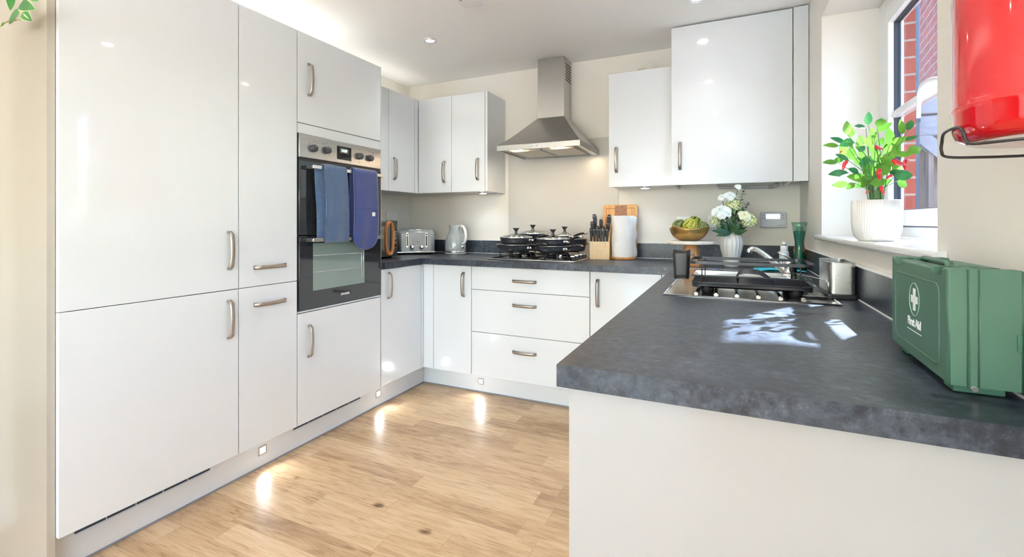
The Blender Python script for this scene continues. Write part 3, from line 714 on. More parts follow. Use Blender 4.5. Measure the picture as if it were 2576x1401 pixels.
obj('vent_slot', sv, M('slot shadow', (.06, .06, .06), .8), h, True)

# ------------------------------------------------------------------ double oven
ov = thing('double_oven', 'built-in stainless and black glass double oven in the left run', 'oven', (-2.1, 1.94, .713))
OX = XL+.001; oy0, oy1 = 1.641, 2.236
obj('cabinet_box', box(XW+.05, OX-.03, 1.655, 2.222, .713, 1.594), BLACKP, ov, True)
obj('control_panel', box(OX-.02, OX+.004, oy0, oy1, 1.478, 1.595, .002, 2), STEEL, ov, True)
GREYK = M('dark grey knob', (.06, .06, .068), .35)
for u, v in ((792, 373), (826, 378), (908, 393), (934, 398)):
    p = onx(u-2, v, OX+.012)
    k = MB(); k.lathe([(0, .022), (.016, .022), (.018, .019), (.0185, .0)], 24, T(OX+.004, p[1], p[2], ry=PI/2))
    kn = obj('knob', k, GREYK, ov, True)
    obj('dot', box(OX+.0258, OX+.0266, p[1]-.001, p[1]+.001, p[2]+.008, p[2]+.013), WHITEP, kn, True)
disp = obj('display', box(OX+.004, OX+.0055, 1.885, 1.990, 1.497, 1.570, .003), BLACKG, ov, True)
DG = M('display glow', (.6, .9, .9), .4, emit=(.65, .95, .92), es=2.2)
obj('display_window', box(OX+.0052, OX+.0060, 1.903, 1.970, 1.532, 1.560), M('display grey', (.12, .12, .11), .3), disp, True)
tm = text_mesh('11:39', .019); bmesh.ops.transform(tm.bm, matrix=T(OX+.0064, 1.936, 1.546, PI/2, 0, PI/2), verts=tm.bm.verts); obj('lettering', tm, DG, disp, True)
mk = MB()
for u, v in ((790, 355), (822, 360), (905, 376), (932, 381), (779, 361), (819, 391), (828, 391), (905, 408), (929, 409), (937, 409)):
    p = onx(u, v, OX+.004); mk.box(OX+.004, OX+.0045, p[1]-.003, p[1]+.003, p[2]-.0015, p[2]+.0015)
for u, v in ((814, 361), (939, 385)):
    p = onx(u, v, OX+.004); mk.lathe([(0, .0006), (.003, .0006), (.003, 0)], 12, T(OX+.004, p[1], p[2], ry=PI/2))
obj('marking', mk, GREYK, ov, True)
OVG = M('smoked oven glass', (.022, .024, .028), .06, coat=.7)
def odoor(z0, z1, hz_, hy0_, nm):
    d = obj(nm, box(OX-.022, OX+.004, oy0, oy1, z0, z1, .0015, 2), OVG, ov, True)
    b_ = MB(); x = OX+.045; b_.box(x-.004, x+.008, hy0_, 2.205, hz_-.009, hz_+.009, .002, 2)
    hh = obj('handle', b_, brushed('handle steel '+nm, (.75, .74, .71), .25), d, True)
    for y in (hy0_-.002, 2.187): obj('handle_bracket', box(OX+.004, x-.002, y, y+.02, hz_-.009, hz_+.009, .001), GREYK, hh, True)
    return d
d1 = odoor(1.092, 1.462, 1.432, 1.685, 'upper_door'); d2 = odoor(.716, 1.086, 1.066, 1.685, 'lower_door')
obj('vent_gap', box(OX-.02, OX-.002, oy0+.004, oy1-.004, 1.462, 1.478), BLACKP, ov, True)
obj('window', box(OX+.0042, OX+.0050, 1.725, 2.095, .806, 1.048), M('oven window green glass', (.20, .265, .25), .06, coat=.8), d2, True)
rk = MB()
for z, y1_ in ((.985, 2.09), (.90, 2.09)): rk.tube([(OX+.0053, 1.727, z), (OX+.0053, y1_, z-.006)], .0012, 6)
for y in (2.07, 2.085): rk.tube([(OX+.0053, y, .84), (OX+.0053, y, 1.04)], .0013, 6)
for i in range(14): rk.sphere((OX+.0053, 1.76+i*.022, .982), .002, 6)
obj('shelf_rail', rk, CHROME, d2, True)
tm = text_mesh('ZANUSSI', .016, bold=.0004); bmesh.ops.transform(tm.bm, matrix=T(OX+.0046, 1.945, .762, PI/2, 0, PI/2), verts=tm.bm.verts); obj('lettering', tm, M('logo silver', (.7, .7, .7), .4), d2, True)

# towel and oven glove on the upper handle
def cloth_mat(name, col, waffle=False):
    m, t, b = nmat(name); b.inputs['Base Color'].default_value = (*col, 1); b.inputs['Roughness'].default_value = .9
    b.inputs['Sheen Weight'].default_value = .42
    tc = t.nodes.new('ShaderNodeTexCoord')
    if waffle:
        sp = t.nodes.new('ShaderNodeSeparateXYZ'); t.links.new(tc.outputs['Object'], sp.inputs[0])
        f1 = math_(t, 'SINE', math_(t, 'MULTIPLY', sp.outputs[1], 2*PI/.0062)); f2 = math_(t, 'SINE', math_(t, 'MULTIPLY', sp.outputs[2], 2*PI/.0072))
        g = math_(t, 'MAXIMUM', f1, f2)
        r = ramp(t, g, [(.30, tuple(v*.5 for v in col)), (.75, tuple(min(1, v*1.25) for v in col))]); t.links.new(r.outputs[0], b.inputs['Base Color'])
        bp = t.nodes.new('ShaderNodeBump'); bp.inputs['Strength'].default_value = .8; bp.inputs['Distance'].default_value = .002
        t.links.new(g, bp.inputs['Height']); t.links.new(bp.outputs[0], b.inputs['Normal'])
    else:
        n = t.nodes.new('ShaderNodeTexNoise'); n.inputs['Scale'].default_value = 900; t.links.new(tc.outputs['Object'], n.inputs['Vector'])
        bp = t.nodes.new('ShaderNodeBump'); bp.inputs['Strength'].default_value = .25; bp.inputs['Distance'].default_value = .0008
        t.links.new(n.outputs[0], bp.inputs['Height']); t.links.new(bp.outputs[0], b.inputs['Normal'])
    return m
def drape(y0, y1, zt, zf, zb, xh, rx, taper=0, wav=.004, seed=0, th=.004, skew=0, rounded=0, bellow=.018):
    """cloth hung over a rail at x=xh, height zt; front falls to zf, back to zb"""
    Lf, Lb = zt-zf, zt-zb; arc = PI*rx; tot = Lf+arc+Lb
    def fn(a, b):
        s = b*tot
        if s < Lf: x = xh+rx+bellow*math.sin(PI*min(1, (Lf-s)/Lf))*.5; z = zf+s
        elif s < Lf+arc: q = (s-Lf)/rx; x = xh+rx*math.cos(q); z = zt+rx*math.sin(q)
        else: x = xh-rx; z = zt-(s-Lf-arc)
        k = (Lf-s)/Lf if s < Lf else 0
        yy = y0+(y1-y0)*a
        cen = (y0+y1)/2
        if taper and s < Lf: yy = cen+(yy-cen)*(1+taper*k)
        yy += skew*k
        x += wav*math.sin(a*9+seed+k*3)*(k if s < Lf else 0)
        if rounded:
            r = (y1-y0)/2
            if s < Lf:
                lim = math.sqrt(max(0, r*r-(abs(yy-cen-skew*k))**2)); bottom = zf+r-lim
                z = max(z, bottom)
            elif s > Lf+arc:
                lim = math.sqrt(max(0, r*r-(yy-cen)**2)); z = max(z, zb+r-lim)
        return (x, yy, z)
    mb = MB(); mb.grid(fn, 22, 60)
    return mb
def solid(o, th):
    m = o.modifiers.new('s', 'SOLIDIFY'); m.thickness = th; m.offset = 0
XH = OX+.047
TOWB = cloth_mat('blue waffle towel', (.050, .125, .275), True); NAVY = cloth_mat('navy cotton glove', (.024, .045, .20))
tw = obj('tea_towel', drape(1.745, 1.900, 1.437, 1.050, 1.10, XH, .013, taper=.04, wav=.004, seed=1, skew=.012), TOWB); solid(tw, .005)
tw['label'] = 'blue waffle tea towel folded over the upper oven handle'; tw['category'] = 'tea towel'
tf = obj('back_fold', MB().grid(lambda a, b: (XH-.010+.012*a+.004*math.sin(b*5), 1.708+.06*a+.012*(1-b), 1.075+(1.437-1.075)*b), 8, 30), TOWB, tw); solid(tf, .004)
gl = obj('oven_glove', drape(1.950, 2.133, 1.437, 1.000, 1.03, XH, .014, wav=.003, seed=3, rounded=1), NAVY); solid(gl, .012)
gl['label'] = 'navy double oven glove with rounded end, hanging over the oven handle'; gl['category'] = 'oven glove'
sm_ = MB()
sm_.tube([(XH+.030, 1.954+i*.0175, 1.236-.003*math.sin(i)) for i in range(11)], .0022, 6)
obj('seam', sm_, NAVY, gl)
obj('care_tag', box(XH+.0335, XH+.0350, 2.073, 2.098, 1.190, 1.212, .0005), WHITEP, gl)

# ------------------------------------------------------------------ sockets, thermostat
def socket(p, w, hgt, face, label):
    t = thing('socket_plate', label, 'socket', p, PI/2 if face == 'x' else 0)
    obj('plate', box(-w/2, w/2, -.008, -.001, -hgt/2, hgt/2, .003, 2), WHITEP, t)
    for x in ((-.03, .03) if w > .1 else (0,)): obj('switch', box(x-.006, x+.006, -.0105, -.008, .008, .026, .001), WHITEP, t)
p = pix(1732, 560, YB); socket((p.x, YB, p.z), .146, .086, 'y', 'white double socket behind the bowl of artichokes')
p = pix(1797, 557, YB); socket((p.x, YB, p.z), .086, .086, 'y', 'white single switch plate behind the vase')
p = onx(985, 546, XW); socket((XW, p[1], p[2]), .146, .086, 'x', 'white socket plate on the left wall above the microwave')
th = thing('thermostat', 'grey heating controller with lit screen on the back wall', 'thermostat', (.247, YB, 1.170))
TG = M('pale grey thermostat plastic', (.62, .65, .72), .4)
obj('case', box(-.072, .072, -.024, -.001, -.049, .049, .009, 4), TG, th)
obj('screen', box(-.038, .036, -.0255, -.024, .006, .036, .001), M('lcd lit', (.7, .9, .9), .3, emit=(.72, .93, .95), es=.8), th)
BTG = M('button grey', (.42, .45, .5), .5)
for x in (-.052, .052):
    for z in (.012, .028): obj('button', box(x-.006, x+.006, -.0255, -.0238, z-.0045, z+.0045, .001), BTG, th)
tm = text_mesh('Honeywell', .0095, .0003); bmesh.ops.transform(tm.bm, matrix=T(.043, -.0245, -.032, PI/2), verts=tm.bm.verts); obj('lettering', tm, M('logo dark', (.15, .15, .18), .5), th)
obj('panel_outline', MB().tube([(-.061, -.0243, .004), (-.061, -.0243, .038), (.061, -.0243, .038), (.061, -.0243, .004)], .0006, 4, closed=True), M('outline grey', (.3, .32, .36), .5), th)

# ------------------------------------------------------------------ hob and pans
ZW = .9102
hx0_, hx1_, hy0_2, hy1_2 = -1.445, -.845, 2.715, 3.205
hob = thing('gas_hob', 'stainless five burner gas hob set in the back worktop under the pans', 'hob', (-1.14, 2.96, ZW))
obj('plate', box(hx0_, hx1_, hy0_2, hy1_2, ZW, ZW+.009, .004, 3), STEELP, hob, True)
IRON = M('cast iron black', (.02, .021, .024), .45, bump=.3, bscale=400)
for bx, by, br in ((-1.29, 2.83, .045), (-1.29, 3.08, .036), (-1.04, 2.83, .036), (-1.04, 3.08, .045)):
    b_ = obj('burner', MB().lathe([(br+.012, .009), (br+.01, .015), (br, .018), (br, .023), (0, .023)], 28, T(bx, by, ZW)), STEELP, hob, True)
    obj('burner_cap', MB().lathe([(br-.004, .023), (br-.004, .029), (br-.010, .032), (0, .032)], 28, T(bx, by, ZW)), IRON, b_, True)
for gx in (-1.29, -1.04):
    g = MB(); x0, x1, y0, y1 = gx-.118, gx+.118, 2.732, 3.188; z = ZW+.012; zt = ZW+.043
    g.tube([(x0, y0, z), (x1, y0, z), (x1, y1, z), (x0, y1, z)], .0045, 6, closed=True)
    for yy in (2.83, 3.08):
        for dx, dy in ((1, 0), (-1, 0), (0, 1), (0, -1)):
            ex, ey = gx+dx*.112, yy+dy*.098
            g.tube([(ex, ey, z), (ex, ey, zt-.006), (ex-dx*.006, ey-dy*.006, zt), (gx+dx*.028, yy+dy*.028, zt)], .0036, 6)
    obj('pan_support', g, IRON, hob, True)
for i in range(4):
    y = 2.80+i*.085
    k = obj('knob', MB().lathe([(0, .020), (.013, .020), (.0155, .017), (.0155, .005), (.018, .0)], 24, T(-.885, y, ZW+.009)), BLACKG, hob, True)
    obj('knob_grip', box(-.885-.012, -.885+.012, y-.0025, y+.0025, ZW+.028, ZW+.036, .001), CHROME, k, True)
def speckle():
    m, t, b = nmat('speckled granite pan'); tc = t.nodes.new('ShaderNodeTexCoord')
    v = t.nodes.new('ShaderNodeTexNoise'); v.inputs['Scale'].default_value = 260; v.inputs['Detail'].default_value = 2; t.links.new(tc.outputs['Object'], v.inputs['Vector'])
    r = ramp(t, v.outputs[0], [(.60, (.022, .026, .034)), (.66, (.06, .07, .085)), (.70, (.34, .36, .38))]); t.links.new(r.outputs[0], b.inputs['Base Color']); b.inputs['Roughness'].default_value = .28
    return m
GRAN = speckle()
def pan_handle(mb, r, z, ang, L=.15, rise=.035, w=.011):
    d = Vector((math.cos(ang), math.sin(ang), 0)); p = [Vector((0, 0, z))+d*(r-.002)]
    for k in range(1, 9):
        t = k/8; p.append(Vector((0, 0, z+rise*(1-(1-t)**2)*(1.0 if t < .9 else .93)))+d*(r+L*t))
    mb.tube(p, [w*.55, w*.7, w*.85, w, w*1.05, w*1.1, w*1.15, w*1.2, w*.8], 10, flat=.6)
def pan(name, label, x, y, z, r, hgt, ang, lid=True, flare=.82, rise=.035, L=.15, metal=False):
    t = thing(name, label, 'pan', (x, y, z), 0, 'speckled pans stacked on the hob')
    obj('pan_body', MB().lathe([(0, 0), (r*flare-.012, 0), (r*flare-.003, .004), (r*flare+.004, .012), (r-.003, hgt*.6), (r, hgt-.003), (r+.0035, hgt), (r-.002, hgt), (r-.006, hgt*.6), (r*flare-.004, .008), (0, .006)], 48), GRAN, t)
    obj('rim', MB().lathe([(r+.001, hgt-.0015), (r+.004, hgt), (r+.001, hgt+.0018), (r-.002, hgt)], 48), CHROME if lid else M('rim bronze', (.6, .55, .5), .2, metal=.9), t)
    mb = MB(); pan_handle(mb, r+.018, hgt*.62, ang, L, rise); hd_ = obj('handle', mb, BLACKG, t)
    fm = MB(); d = Vector((math.cos(ang), math.sin(ang), 0)); c0 = d*(r+.012)+Vector((0, 0, hgt*.62))
    fm.tube([d*(r-.001)+Vector((0, 0, hgt*.62)), d*(r+.004)+Vector((0, 0, hgt*.62))], [.017, .015], 14, flat=.7)
    fm.tube([d*(r+.003)+Vector((0, 0, hgt*.62)), d*(r+.032)+Vector((0, 0, hgt*.64))], [.010, .009], 12, flat=.8)
    obj('ferrule', fm, CHROME, hd_)
    em = MB(); e0 = d*(r+.018+L*.86)+Vector((0, 0, hgt*.62+rise*.98)); em.tube([e0, e0+d*.022+Vector((0, 0, -.0015))], [.0135, .007], 12, flat=.62); obj('end_cap', em, CHROME, hd_)
    if lid:
        l_ = obj('lid', MB().lathe([(r-.001, hgt+.001), (r-.004, hgt+.004), (r*.85, hgt+.010), (r*.55, hgt+.018), (r*.25, hgt+.023), (0, hgt+.024)], 48), LIDG, t)
        obj('lid_rim', MB().lathe([(r+.001, hgt+.0015), (r+.001, hgt+.006), (r-.006, hgt+.0075), (r-.008, hgt+.004)], 48), CHROME, l_)
        z0 = hgt+.022
        obj('lid_knob', MB().lathe([(.017, z0), (.014, z0+.004), (.0085, z0+.009), (.0085, z0+.018), (.013, z0+.028), (.019, z0+.036), (.0235, z0+.040), (.021, z0+.0415), (0, z0+.038)], 24), M('knob black chrome', (.10, .10, .105), .25, metal=.6), l_)
    return t
A = -.55
zp = ZW+.0468
pan('frying_pan', 'wide speckled frying pan at the bottom of the front left stack on the hob', -1.29, 2.84, zp, .128, .052, A+.10, lid=False, flare=.72, L=.15, rise=.032)
pan('saucepan', 'speckled saucepan with glass lid on top of the front left frying pan', -1.29, 2.84, zp+.053, .108, .044, A+.42, flare=.93, L=.13, rise=.036)
pan('stock_pot', 'speckled deep pan with glass lid at the back left of the hob', -1.27, 3.085, zp, .105, .118, A+.2, flare=.93, L=.12)
pan('frying_pan', 'speckled frying pan at the bottom of the middle stack on the hob', -1.03, 2.845, zp, .120, .048, A-.02, lid=False, flare=.74, L=.15, rise=.03)
pan('saucepan', 'speckled saucepan with glass lid on top of the middle stack', -1.03, 2.845, zp+.049, .105, .042, A+.12, flare=.93, L=.12, rise=.036)
pan('deep_pan', 'deep open speckled pan at the back right of the hob by the knife block', -.985, 3.09, zp, .105, .085, A+1.1+.0, lid=False, flare=.86, L=.01, rise=.0)
pan('small_saucepan', 'small speckled saucepan with glass lid nested in the back right pan', -1.03, 3.08, zp+.0862, .052, .020, A+.15, flare=.9, L=.12, rise=.028)

# ------------------------------------------------------------------ microwave, toaster, kettle
mw = thing('microwave', 'black and glass microwave with oval wooden handle in the left corner', 'microwave', (-2.30, 2.44, ZW))
MX = -2.105
obj('case', box(-2.47, MX-.02, 2.262, 2.628, ZW+.012, ZW+.258, .006, 2), BLACKP, mw, True)
obj('door', box(MX-.02, MX, 2.262, 2.545, ZW+.012, ZW+.258, .004, 2), M('mirror green glass', (.30, .34, .29), .06, metal=.55), mw, True)
cp = obj('control_panel', box(MX-.02, MX, 2.5465, 2.628, ZW+.012, ZW+.258, .006, 2), M('charcoal fascia', (.035, .045, .05), .3), mw, True)
hm = MB(); pts = []
for i in range(28):
    a = 2*PI*i/28; cx_, cz_ = math.cos(a), math.sin(a)
    pts.append((MX+.026, 2.508+.036*(abs(cx_)**.75)*(1 if cx_ > 0 else -1), ZW+.136+.108*(abs(cz_)**.62)*(1 if cz_ > 0 else -1)))
hm.tube(pts, .0095, 8, closed=True, flat=1.5)
obj('handle', hm, HANDW, mw, True)
for z in (ZW+.045, ZW+.227): obj('handle_mount', MB().tube([(MX-.001, 2.508, z), (MX+.024, 2.508, z)], .009, 12), HANDW, mw, True)
obj('dial_ring', MB().lathe([(.021, 0), (.023, .005), (.021, .009), (.016, .010), (.0155, 0)], 28, T(MX, 2.594, ZW+.088, ry=PI/2)), HANDW, cp, True)
obj('dial', MB().lathe([(0, .014), (.0135, .014), (.0155, .010), (.0155, 0)], 24, T(MX, 2.594, ZW+.088, ry=PI/2)), BLACKP, cp, True)
for i, w in enumerate((1, .45, 1, .45, 1, .5)):
    obj('button', box(MX-.001, MX+.0015, 2.594-.018*w, 2.594+.018*w, ZW+.178-i*.0105, ZW+.1815-i*.0105, .0005), WHITEP, cp, True)
obj('clock_display', box(MX-.0005, MX+.0008, 2.572, 2.617, ZW+.205, ZW+.235), M('clock green grey', (.05, .07, .05), .2), cp, True)
for x in (-2.44, -2.15):
    for y in (2.29, 2.60): obj('foot', MB().lathe([(0, 0), (.012, 0), (.012, .012)], 14, T(x, y, ZW)), BLACKP, mw, True)

GREYE = M('grey enamel', (.33, .37, .38), .18, coat=.6)
to = thing('toaster', 'grey enamel four slot toaster with chrome trim in the back corner', 'toaster', (-2.215, 2.99, ZW), .635)
tb = MB(); tb.box(-.140, .140, -.105, .105, .026, .186, .03, 5, only=lambda m_, d: abs(d.z) > .9 or m_.z > .15)
obj('body', tb, GREYE, to)
obj('base', box(-.144, .144, -.108, .108, .012, .026, .005, 3), CHROME, to)
obj('top_trim', box(-.122, .122, -.085, .085, .184, .192, .004, 2), CHROME, to)
for y in (-.04, .04):
    for x in (-.058, .058): obj('slot', box(x-.052, x+.052, y-.014, y+.014, .1915, .1935), BLACKP, to)
for x in (-.066, .076):
    sl_ = MB(); sl_.prism([(x+.0078*math.cos(a)*(1), .112+(.048 if math.sin(a) >= 0 else -.048)+.0078*math.sin(a)) for a in [2*PI*k/20 for k in range(20)]], -.1085, -.104, 'y')
    g_ = obj('lever_slot', sl_, CHROME, to)
    obj('slot_gap', box(x-.0052, x+.0052, -.1095, -.108, .066, .160), BLACKG, g_)
    obj('lever', box(x-.012, x+.012, -.125, -.108, .140, .147, .003, 2), CHROME, g_)
for x in (-.018, .018):
    for z in (.125, .107, .089): obj('button', MB().lathe([(0, .006), (.004, .0055), (.0062, .003), (.0062, 0)], 14, T(x, -.105, z, rx=PI/2)), CHROME, to)
for x in (-.030, .040): obj('knob', MB().lathe([(0, .016), (.012, .015), (.0165, .011), (.018, 0)], 22, T(x, -.105, .056, rx=PI/2)), CHROME, to)
for x in (-.115, .115):
    for y in (-.08, .08): obj('foot', MB().lathe([(0, 0), (.012, 0), (.014, .013)], 14, T(x, y, 0)), CHROME, to)

ke = thing('kettle', 'grey enamel kettle with white handle beside the toaster', 'kettle', (-1.925, 3.10, ZW))
obj('base', MB().lathe([(0, 0), (.082, 0), (.086, .005), (.086, .011), (.083, .015), (0, .015)], 40), GREYE, ke)
obj('base_ring', MB().lathe([(.0835, .015), (.0845, .018), (.0835, .026), (.080, .028), (0, .028)], 40), CHROME, ke)
obj('body', MB().lathe([(.080, .028), (.082, .04), (.081, .075), (.0785, .105), (.073, .128), (.064, .146), (.0555, .16), (.0515, .175), (.049, .20), (.0475, .222), (.044, .226), (.042, .222), (0, .220)], 44), GREYE, ke)
sp_ = MB(); sp_.prism([(-.036, .222), (-.058, .221), (-.044, .19)], -.014, .014, 'y', .003); obj('spout', sp_, GREYE, ke)
kh = MB(); kh.tube([(.040, -.008, .214), (.055, -.012, .217), (.078, -.02, .213), (.096, -.026, .195), (.107, -.030, .165), (.112, -.032, .13), (.106, -.03, .105), (.094, -.026, .088), (.077, -.02, .083)], [.009, .011, .0115, .012, .012, .0115, .0115, .011, .0105], 12, flat=.8, sm=4)
obj('handle', kh, WHITEP, ke)
sw = MB(); sw.lathe([(0, .006), (.010, .006), (.012, 0)], 18, T(.078, -.026, .058, ry=PI/2, rz=-.32)); sw.box(.082, .106, -.036, -.028, .054, .060, .002)
obj('switch', sw, CHROME, ke)
tm = text_mesh('SWAN', .010, .0002); bmesh.ops.transform(tm.bm, matrix=T(-.0, -.0825, .048, PI/2), verts=tm.bm.verts)
bmesh.ops.transform(tm.bm, matrix=Matrix.Rotation(.08, 4, 'Z'), verts=tm.bm.verts); obj('lettering', tm, WHITEP, ke)

# ------------------------------------------------------------------ knife block, board, paper towel
kx, ky = -.783, 3.095
kb = thing('knife_block', 'pale wooden knife block on the worktop right of the hob', 'knife block', (kx, ky, ZW), .10)
obj('block', MB().prism([(-.045, 0), (.05, 0), (.05, .215), (.03, .205), (-.015, .118), (-.045, .112)], -.066, .066, 'x', .002), PINE, kb)
tm = text_mesh('Cookit', .012, .0002); bmesh.ops.transform(tm.bm, matrix=T(-.0, -.0455, .052, PI/2), verts=tm.bm.verts); obj('engraving', tm, M('engraved brown', (.45, .28, .14), .6), kb)
KB_M = mworld(kb)
def knife(lx, ly, lz, L, w, tilt, label, roll=0):
    m = KB_M @ T(lx, ly, lz, rx=tilt, ry=roll)
    t = thing('kitchen_knife', label, 'knife', m.translation, 0, 'knives in the wooden block')
    t.rotation_euler = m.to_euler(); MW[t.name] = m
    hb_ = MB(); hb_.prism([(-w*.42, .0), (w*.34, .0), (w*.52, L*.30), (w*.62, L*.62), (w*.50, L*.90), (w*.15, L), (-w*.38, L*.985), (-w*.5, L*.8), (-w*.36, L*.4)], -.0075, .0075, 'y', .003, 3)
    obj('handle', hb_, M('knife handle black', (.02, .022, .026), .42), t)
    obj('blade', box(-w*.42, w*.3, -.001, .001, -.045, .001), CHROME, t)
    if L > .07: obj('end_band', box(-w*.50, w*.50, -.0079, .0079, L*.86, L*.885), GREYMET, t, )
def K(i): return ('first', 'second', 'third', 'fourth', 'fifth', 'sixth')[i]
for i in range(6):
    nm_ = ('small black steak knife at the left end of the front row in the block' if i == 0 else 'small black steak knife at the right end of the front row in the block' if i == 5 else f'small black steak knife {K(i)} from left in the front row of the block')
    knife(-.055+i*.0205, -.032, .118, .092, .016, .18, nm_, roll=(i-2.5)*.012)
knife(-.052, .0, .168, .085, .024, .2, 'black handled knife low at the left of the block', roll=-.02)
knife(-.038, .026, .205, .098, .026, .16, 'tallest black handled knife at the back left of the block', roll=-.05)
knife(.042, .0, .165, .085, .024, .2, 'black handled knife low at the right of the block', roll=.16)
knife(.044, .028, .200, .100, .026, .16, 'tall black handled knife at the back right of the block', roll=.14)
knife(.0, .032, .205, .062, .022, .16, 'short black handled knife at the back middle of the block')
mS = KB_M @ T(.0, -.006, .155, rx=.2)
sc = thing('scissors', 'black handled kitchen scissors in the middle of the knife block', 'scissors', mS.translation, 0); sc.rotation_euler = mS.to_euler(); MW[sc.name] = mS
for s_ in (-1, 1):
    pts = [(s_*.019+.016*math.cos(a)*(.9), 0, .040+.026*math.sin(a)) for a in [2*PI*k/20 for k in range(20)]]
    o_ = MB(); o_.tube(pts, .0042, 8, closed=True); o_.tube([(s_*.012, 0, .016), (s_*.004, 0, -.004)], .0045, 8); obj('handle', o_, BLACKP, sc)
obj('blade', box(-.009, .009, -.0015, .0015, -.03, .002), CHROME, sc)

bdx0, bdx1 = -.792, -.575
cbd = thing('cutting_board', 'orange wooden chopping board leaning on the wall behind the paper towel', 'chopping board', (-.683, 3.225, ZW)); cbd.rotation_euler = (-.10, 0, 0)
MW[cbd.name] = Matrix.Translation((-.683, 3.225, ZW)) @ Euler((-.10, 0, 0)).to_matrix().to_4x4()
def rr(x0, x1, z0, z1, r, n=6):
    P_ = []
    for cx_, cz_, a0 in ((x1-r, z1-r, 0), (x0+r, z1-r, 90), (x0+r, z0+r, 180), (x1-r, z0+r, 270)):
        for k in range(n+1):
            a = math.radians(a0+90*k/n); P_.append((cx_+r*math.cos(a), cz_+r*math.sin(a)))
    return P_
obj('board', MB().prism(rr(-.118, .118, .002, .368, .014), -.009, .009, 'y', .002), OLIVEW, cbd)
obj('dark_band', box(-.036, .048, -.0096, -.0088, .004, .364), DARKW, cbd)
gv = MB()
for q in ((-.098, -.0945, .02, .345), (.0945, .098, .02, .345), (-.098, .098, .3415, .345)): gv.box(q[0], q[1], -.0099, -.009, q[2], q[3])
obj('juice_groove', gv, M('groove dark wood', (.30, .12, .04), .5), cbd)

pt = thing('paper_towel_holder', 'wooden stand holding a white paper towel roll beside the knife block', 'kitchen roll', (-.640, 3.135, ZW))
obj('base', MB().lathe([(0, 0), (.080, 0), (.083, .003), (.083, .013), (.080, .016), (0, .016)], 40), ACACIA, pt)
PAPER = M('paper towel white', (.84, .85, .86), .9, bump=1.0, bscale=90)
def rollf(a, b):
    an = 2*PI*a; r = .074+.0022*math.sin(b*9+a*20)*(1 if .35 < a < .98 else .3)*min(1, b*3+.3)
    return (r*math.cos(an), r*math.sin(an), .017+.272*b)
pr_ = MB(); pr_.grid(rollf, 64, 24); pr_.lathe([(.074, .289), (.02, .289), (.02, .27)], 40)
ro = obj('roll', pr_, PAPER, pt)
def sheet(a, b):
    x = .050+.030*a; y = -.058+.075*a+.006*math.sin(b*11+a*3)
    return (x+.007*math.sin(b*14)*(1-b)*a+.006*a, y, .020+.268*b-.008*a)
sh = obj('loose_sheet', MB().grid(sheet, 8, 30), PAPER, pt); solid(sh, .0012)

# ------------------------------------------------------------------ cake stand, bowl, artichokes, vase of flowers
cx_, cy_ = -.193, 2.82
cs = thing('cake_stand', 'wooden pedestal cake stand carrying the gold bowl', 'cake stand', (cx_, cy_, ZW))
obj('pedestal', MB().lathe([(0, 0), (.062, 0), (.062, .008), (.052, .018), (.046, .05), (.040, .09), (.037, .122), (0, .122)], 8, smooth=False), ACACIA, cs)
obj('top', MB().lathe([(0, .1225), (.126, .1225), (.128, .125), (.128, .137), (.125, .140), (0, .140)], 48), CAKET, cs)
zb = ZW+.1405
bw = MB()
def bowl(a, b, th=0):
    an = 2*PI*a; r = .034+.074*(math.sin(b*PI/2)**.75) if b > 0 else .034
    r = .036+.070*math.sin(b*PI/2*.92); z = .076*(1-math.cos(b*PI/2*.98))**.9
    w = 1+.03*math.sin(an*3+.6)*b; zz = z+(.006*math.sin(an*3+2.2)+.003*math.sin(an*5))*b*b
    return (r*w*math.cos(an), r*w*math.sin(an), .001+zz)
bw.grid(bowl, 56, 16); bw.lathe([(0, .001), (.036, .001)], 56)
bmesh.ops.remove_doubles(bw.bm, verts=bw.bm.verts, dist=1e-5)
bo = single('bowl', bw, M('aged gold metal', (.46, .30, .10), .34, metal=.85, var=.2, vscale=14), 'wavy rimmed gold bowl full of artichokes', 'bowl', (cx_-.012, cy_-.0, zb)); solid(bo, .003)
def artichoke(r, mat, x, y, z, tilt, az, label, seed):
    rnd = random.Random(seed)
    t = thing('artichoke', label, 'artichoke', (x, y, z), 0, 'artichokes in the gold bowl'); t.rotation_euler = (tilt, 0, az)
    core = MB(); core.sphere((0, 0, 0), r*.80, 18, sc=(1, 1, 1.02)); obj('heart', core, mat, t)
    lf = MB()
    for ring in range(7):
        n = 9-ring if ring > 1 else 9; th0 = math.radians(128-ring*19)
        for i in range(n):
            an = 2*PI*(i+.5*(ring % 2))/n+rnd.uniform(-.05, .05); w = r*.34*(1-.07*ring); L = r*.72
            def f(a, b):
                th_ = th0-(b*L/r)*.95; rad = r*(.86+.02*ring+.12*b+.02*math.sin(b*3))
                ww = w*math.sin(PI*min(.98, .22+b*.76))*(a-.5)*2
                cup = -abs(a-.5)*r*.10
                q = Vector((rad+cup, 0, 0)); p_ = Vector((q.x*math.sin(th_), ww, q.x*math.cos(th_)))
                return Matrix.Rotation(an, 3, 'Z') @ p_
            lf.grid(f, 2, 5)
    lo_ = obj('leaves', lf, mat, t); solid(lo_, .0014); lo_['kind'] = 'stuff' if False else ''
    del lo_['kind']
ARTG = M('artichoke green', (.20, .25, .085), .55, var=.35, vscale=25); ARTY = M('artichoke yellow', (.52, .50, .08), .5, var=.3, vscale=18); ARTL = M('artichoke lime', (.27, .34, .05), .5, var=.3, vscale=18)
artichoke(.042, ARTG, cx_-.062, cy_-.010, zb+.078, .5, .9, 'dark green artichoke at the left of the gold bowl', 1)
artichoke(.042, ARTY, cx_-.004, cy_-.030, zb+.082, .35, 0, 'yellow artichoke in front of the bowl, middle', 2)
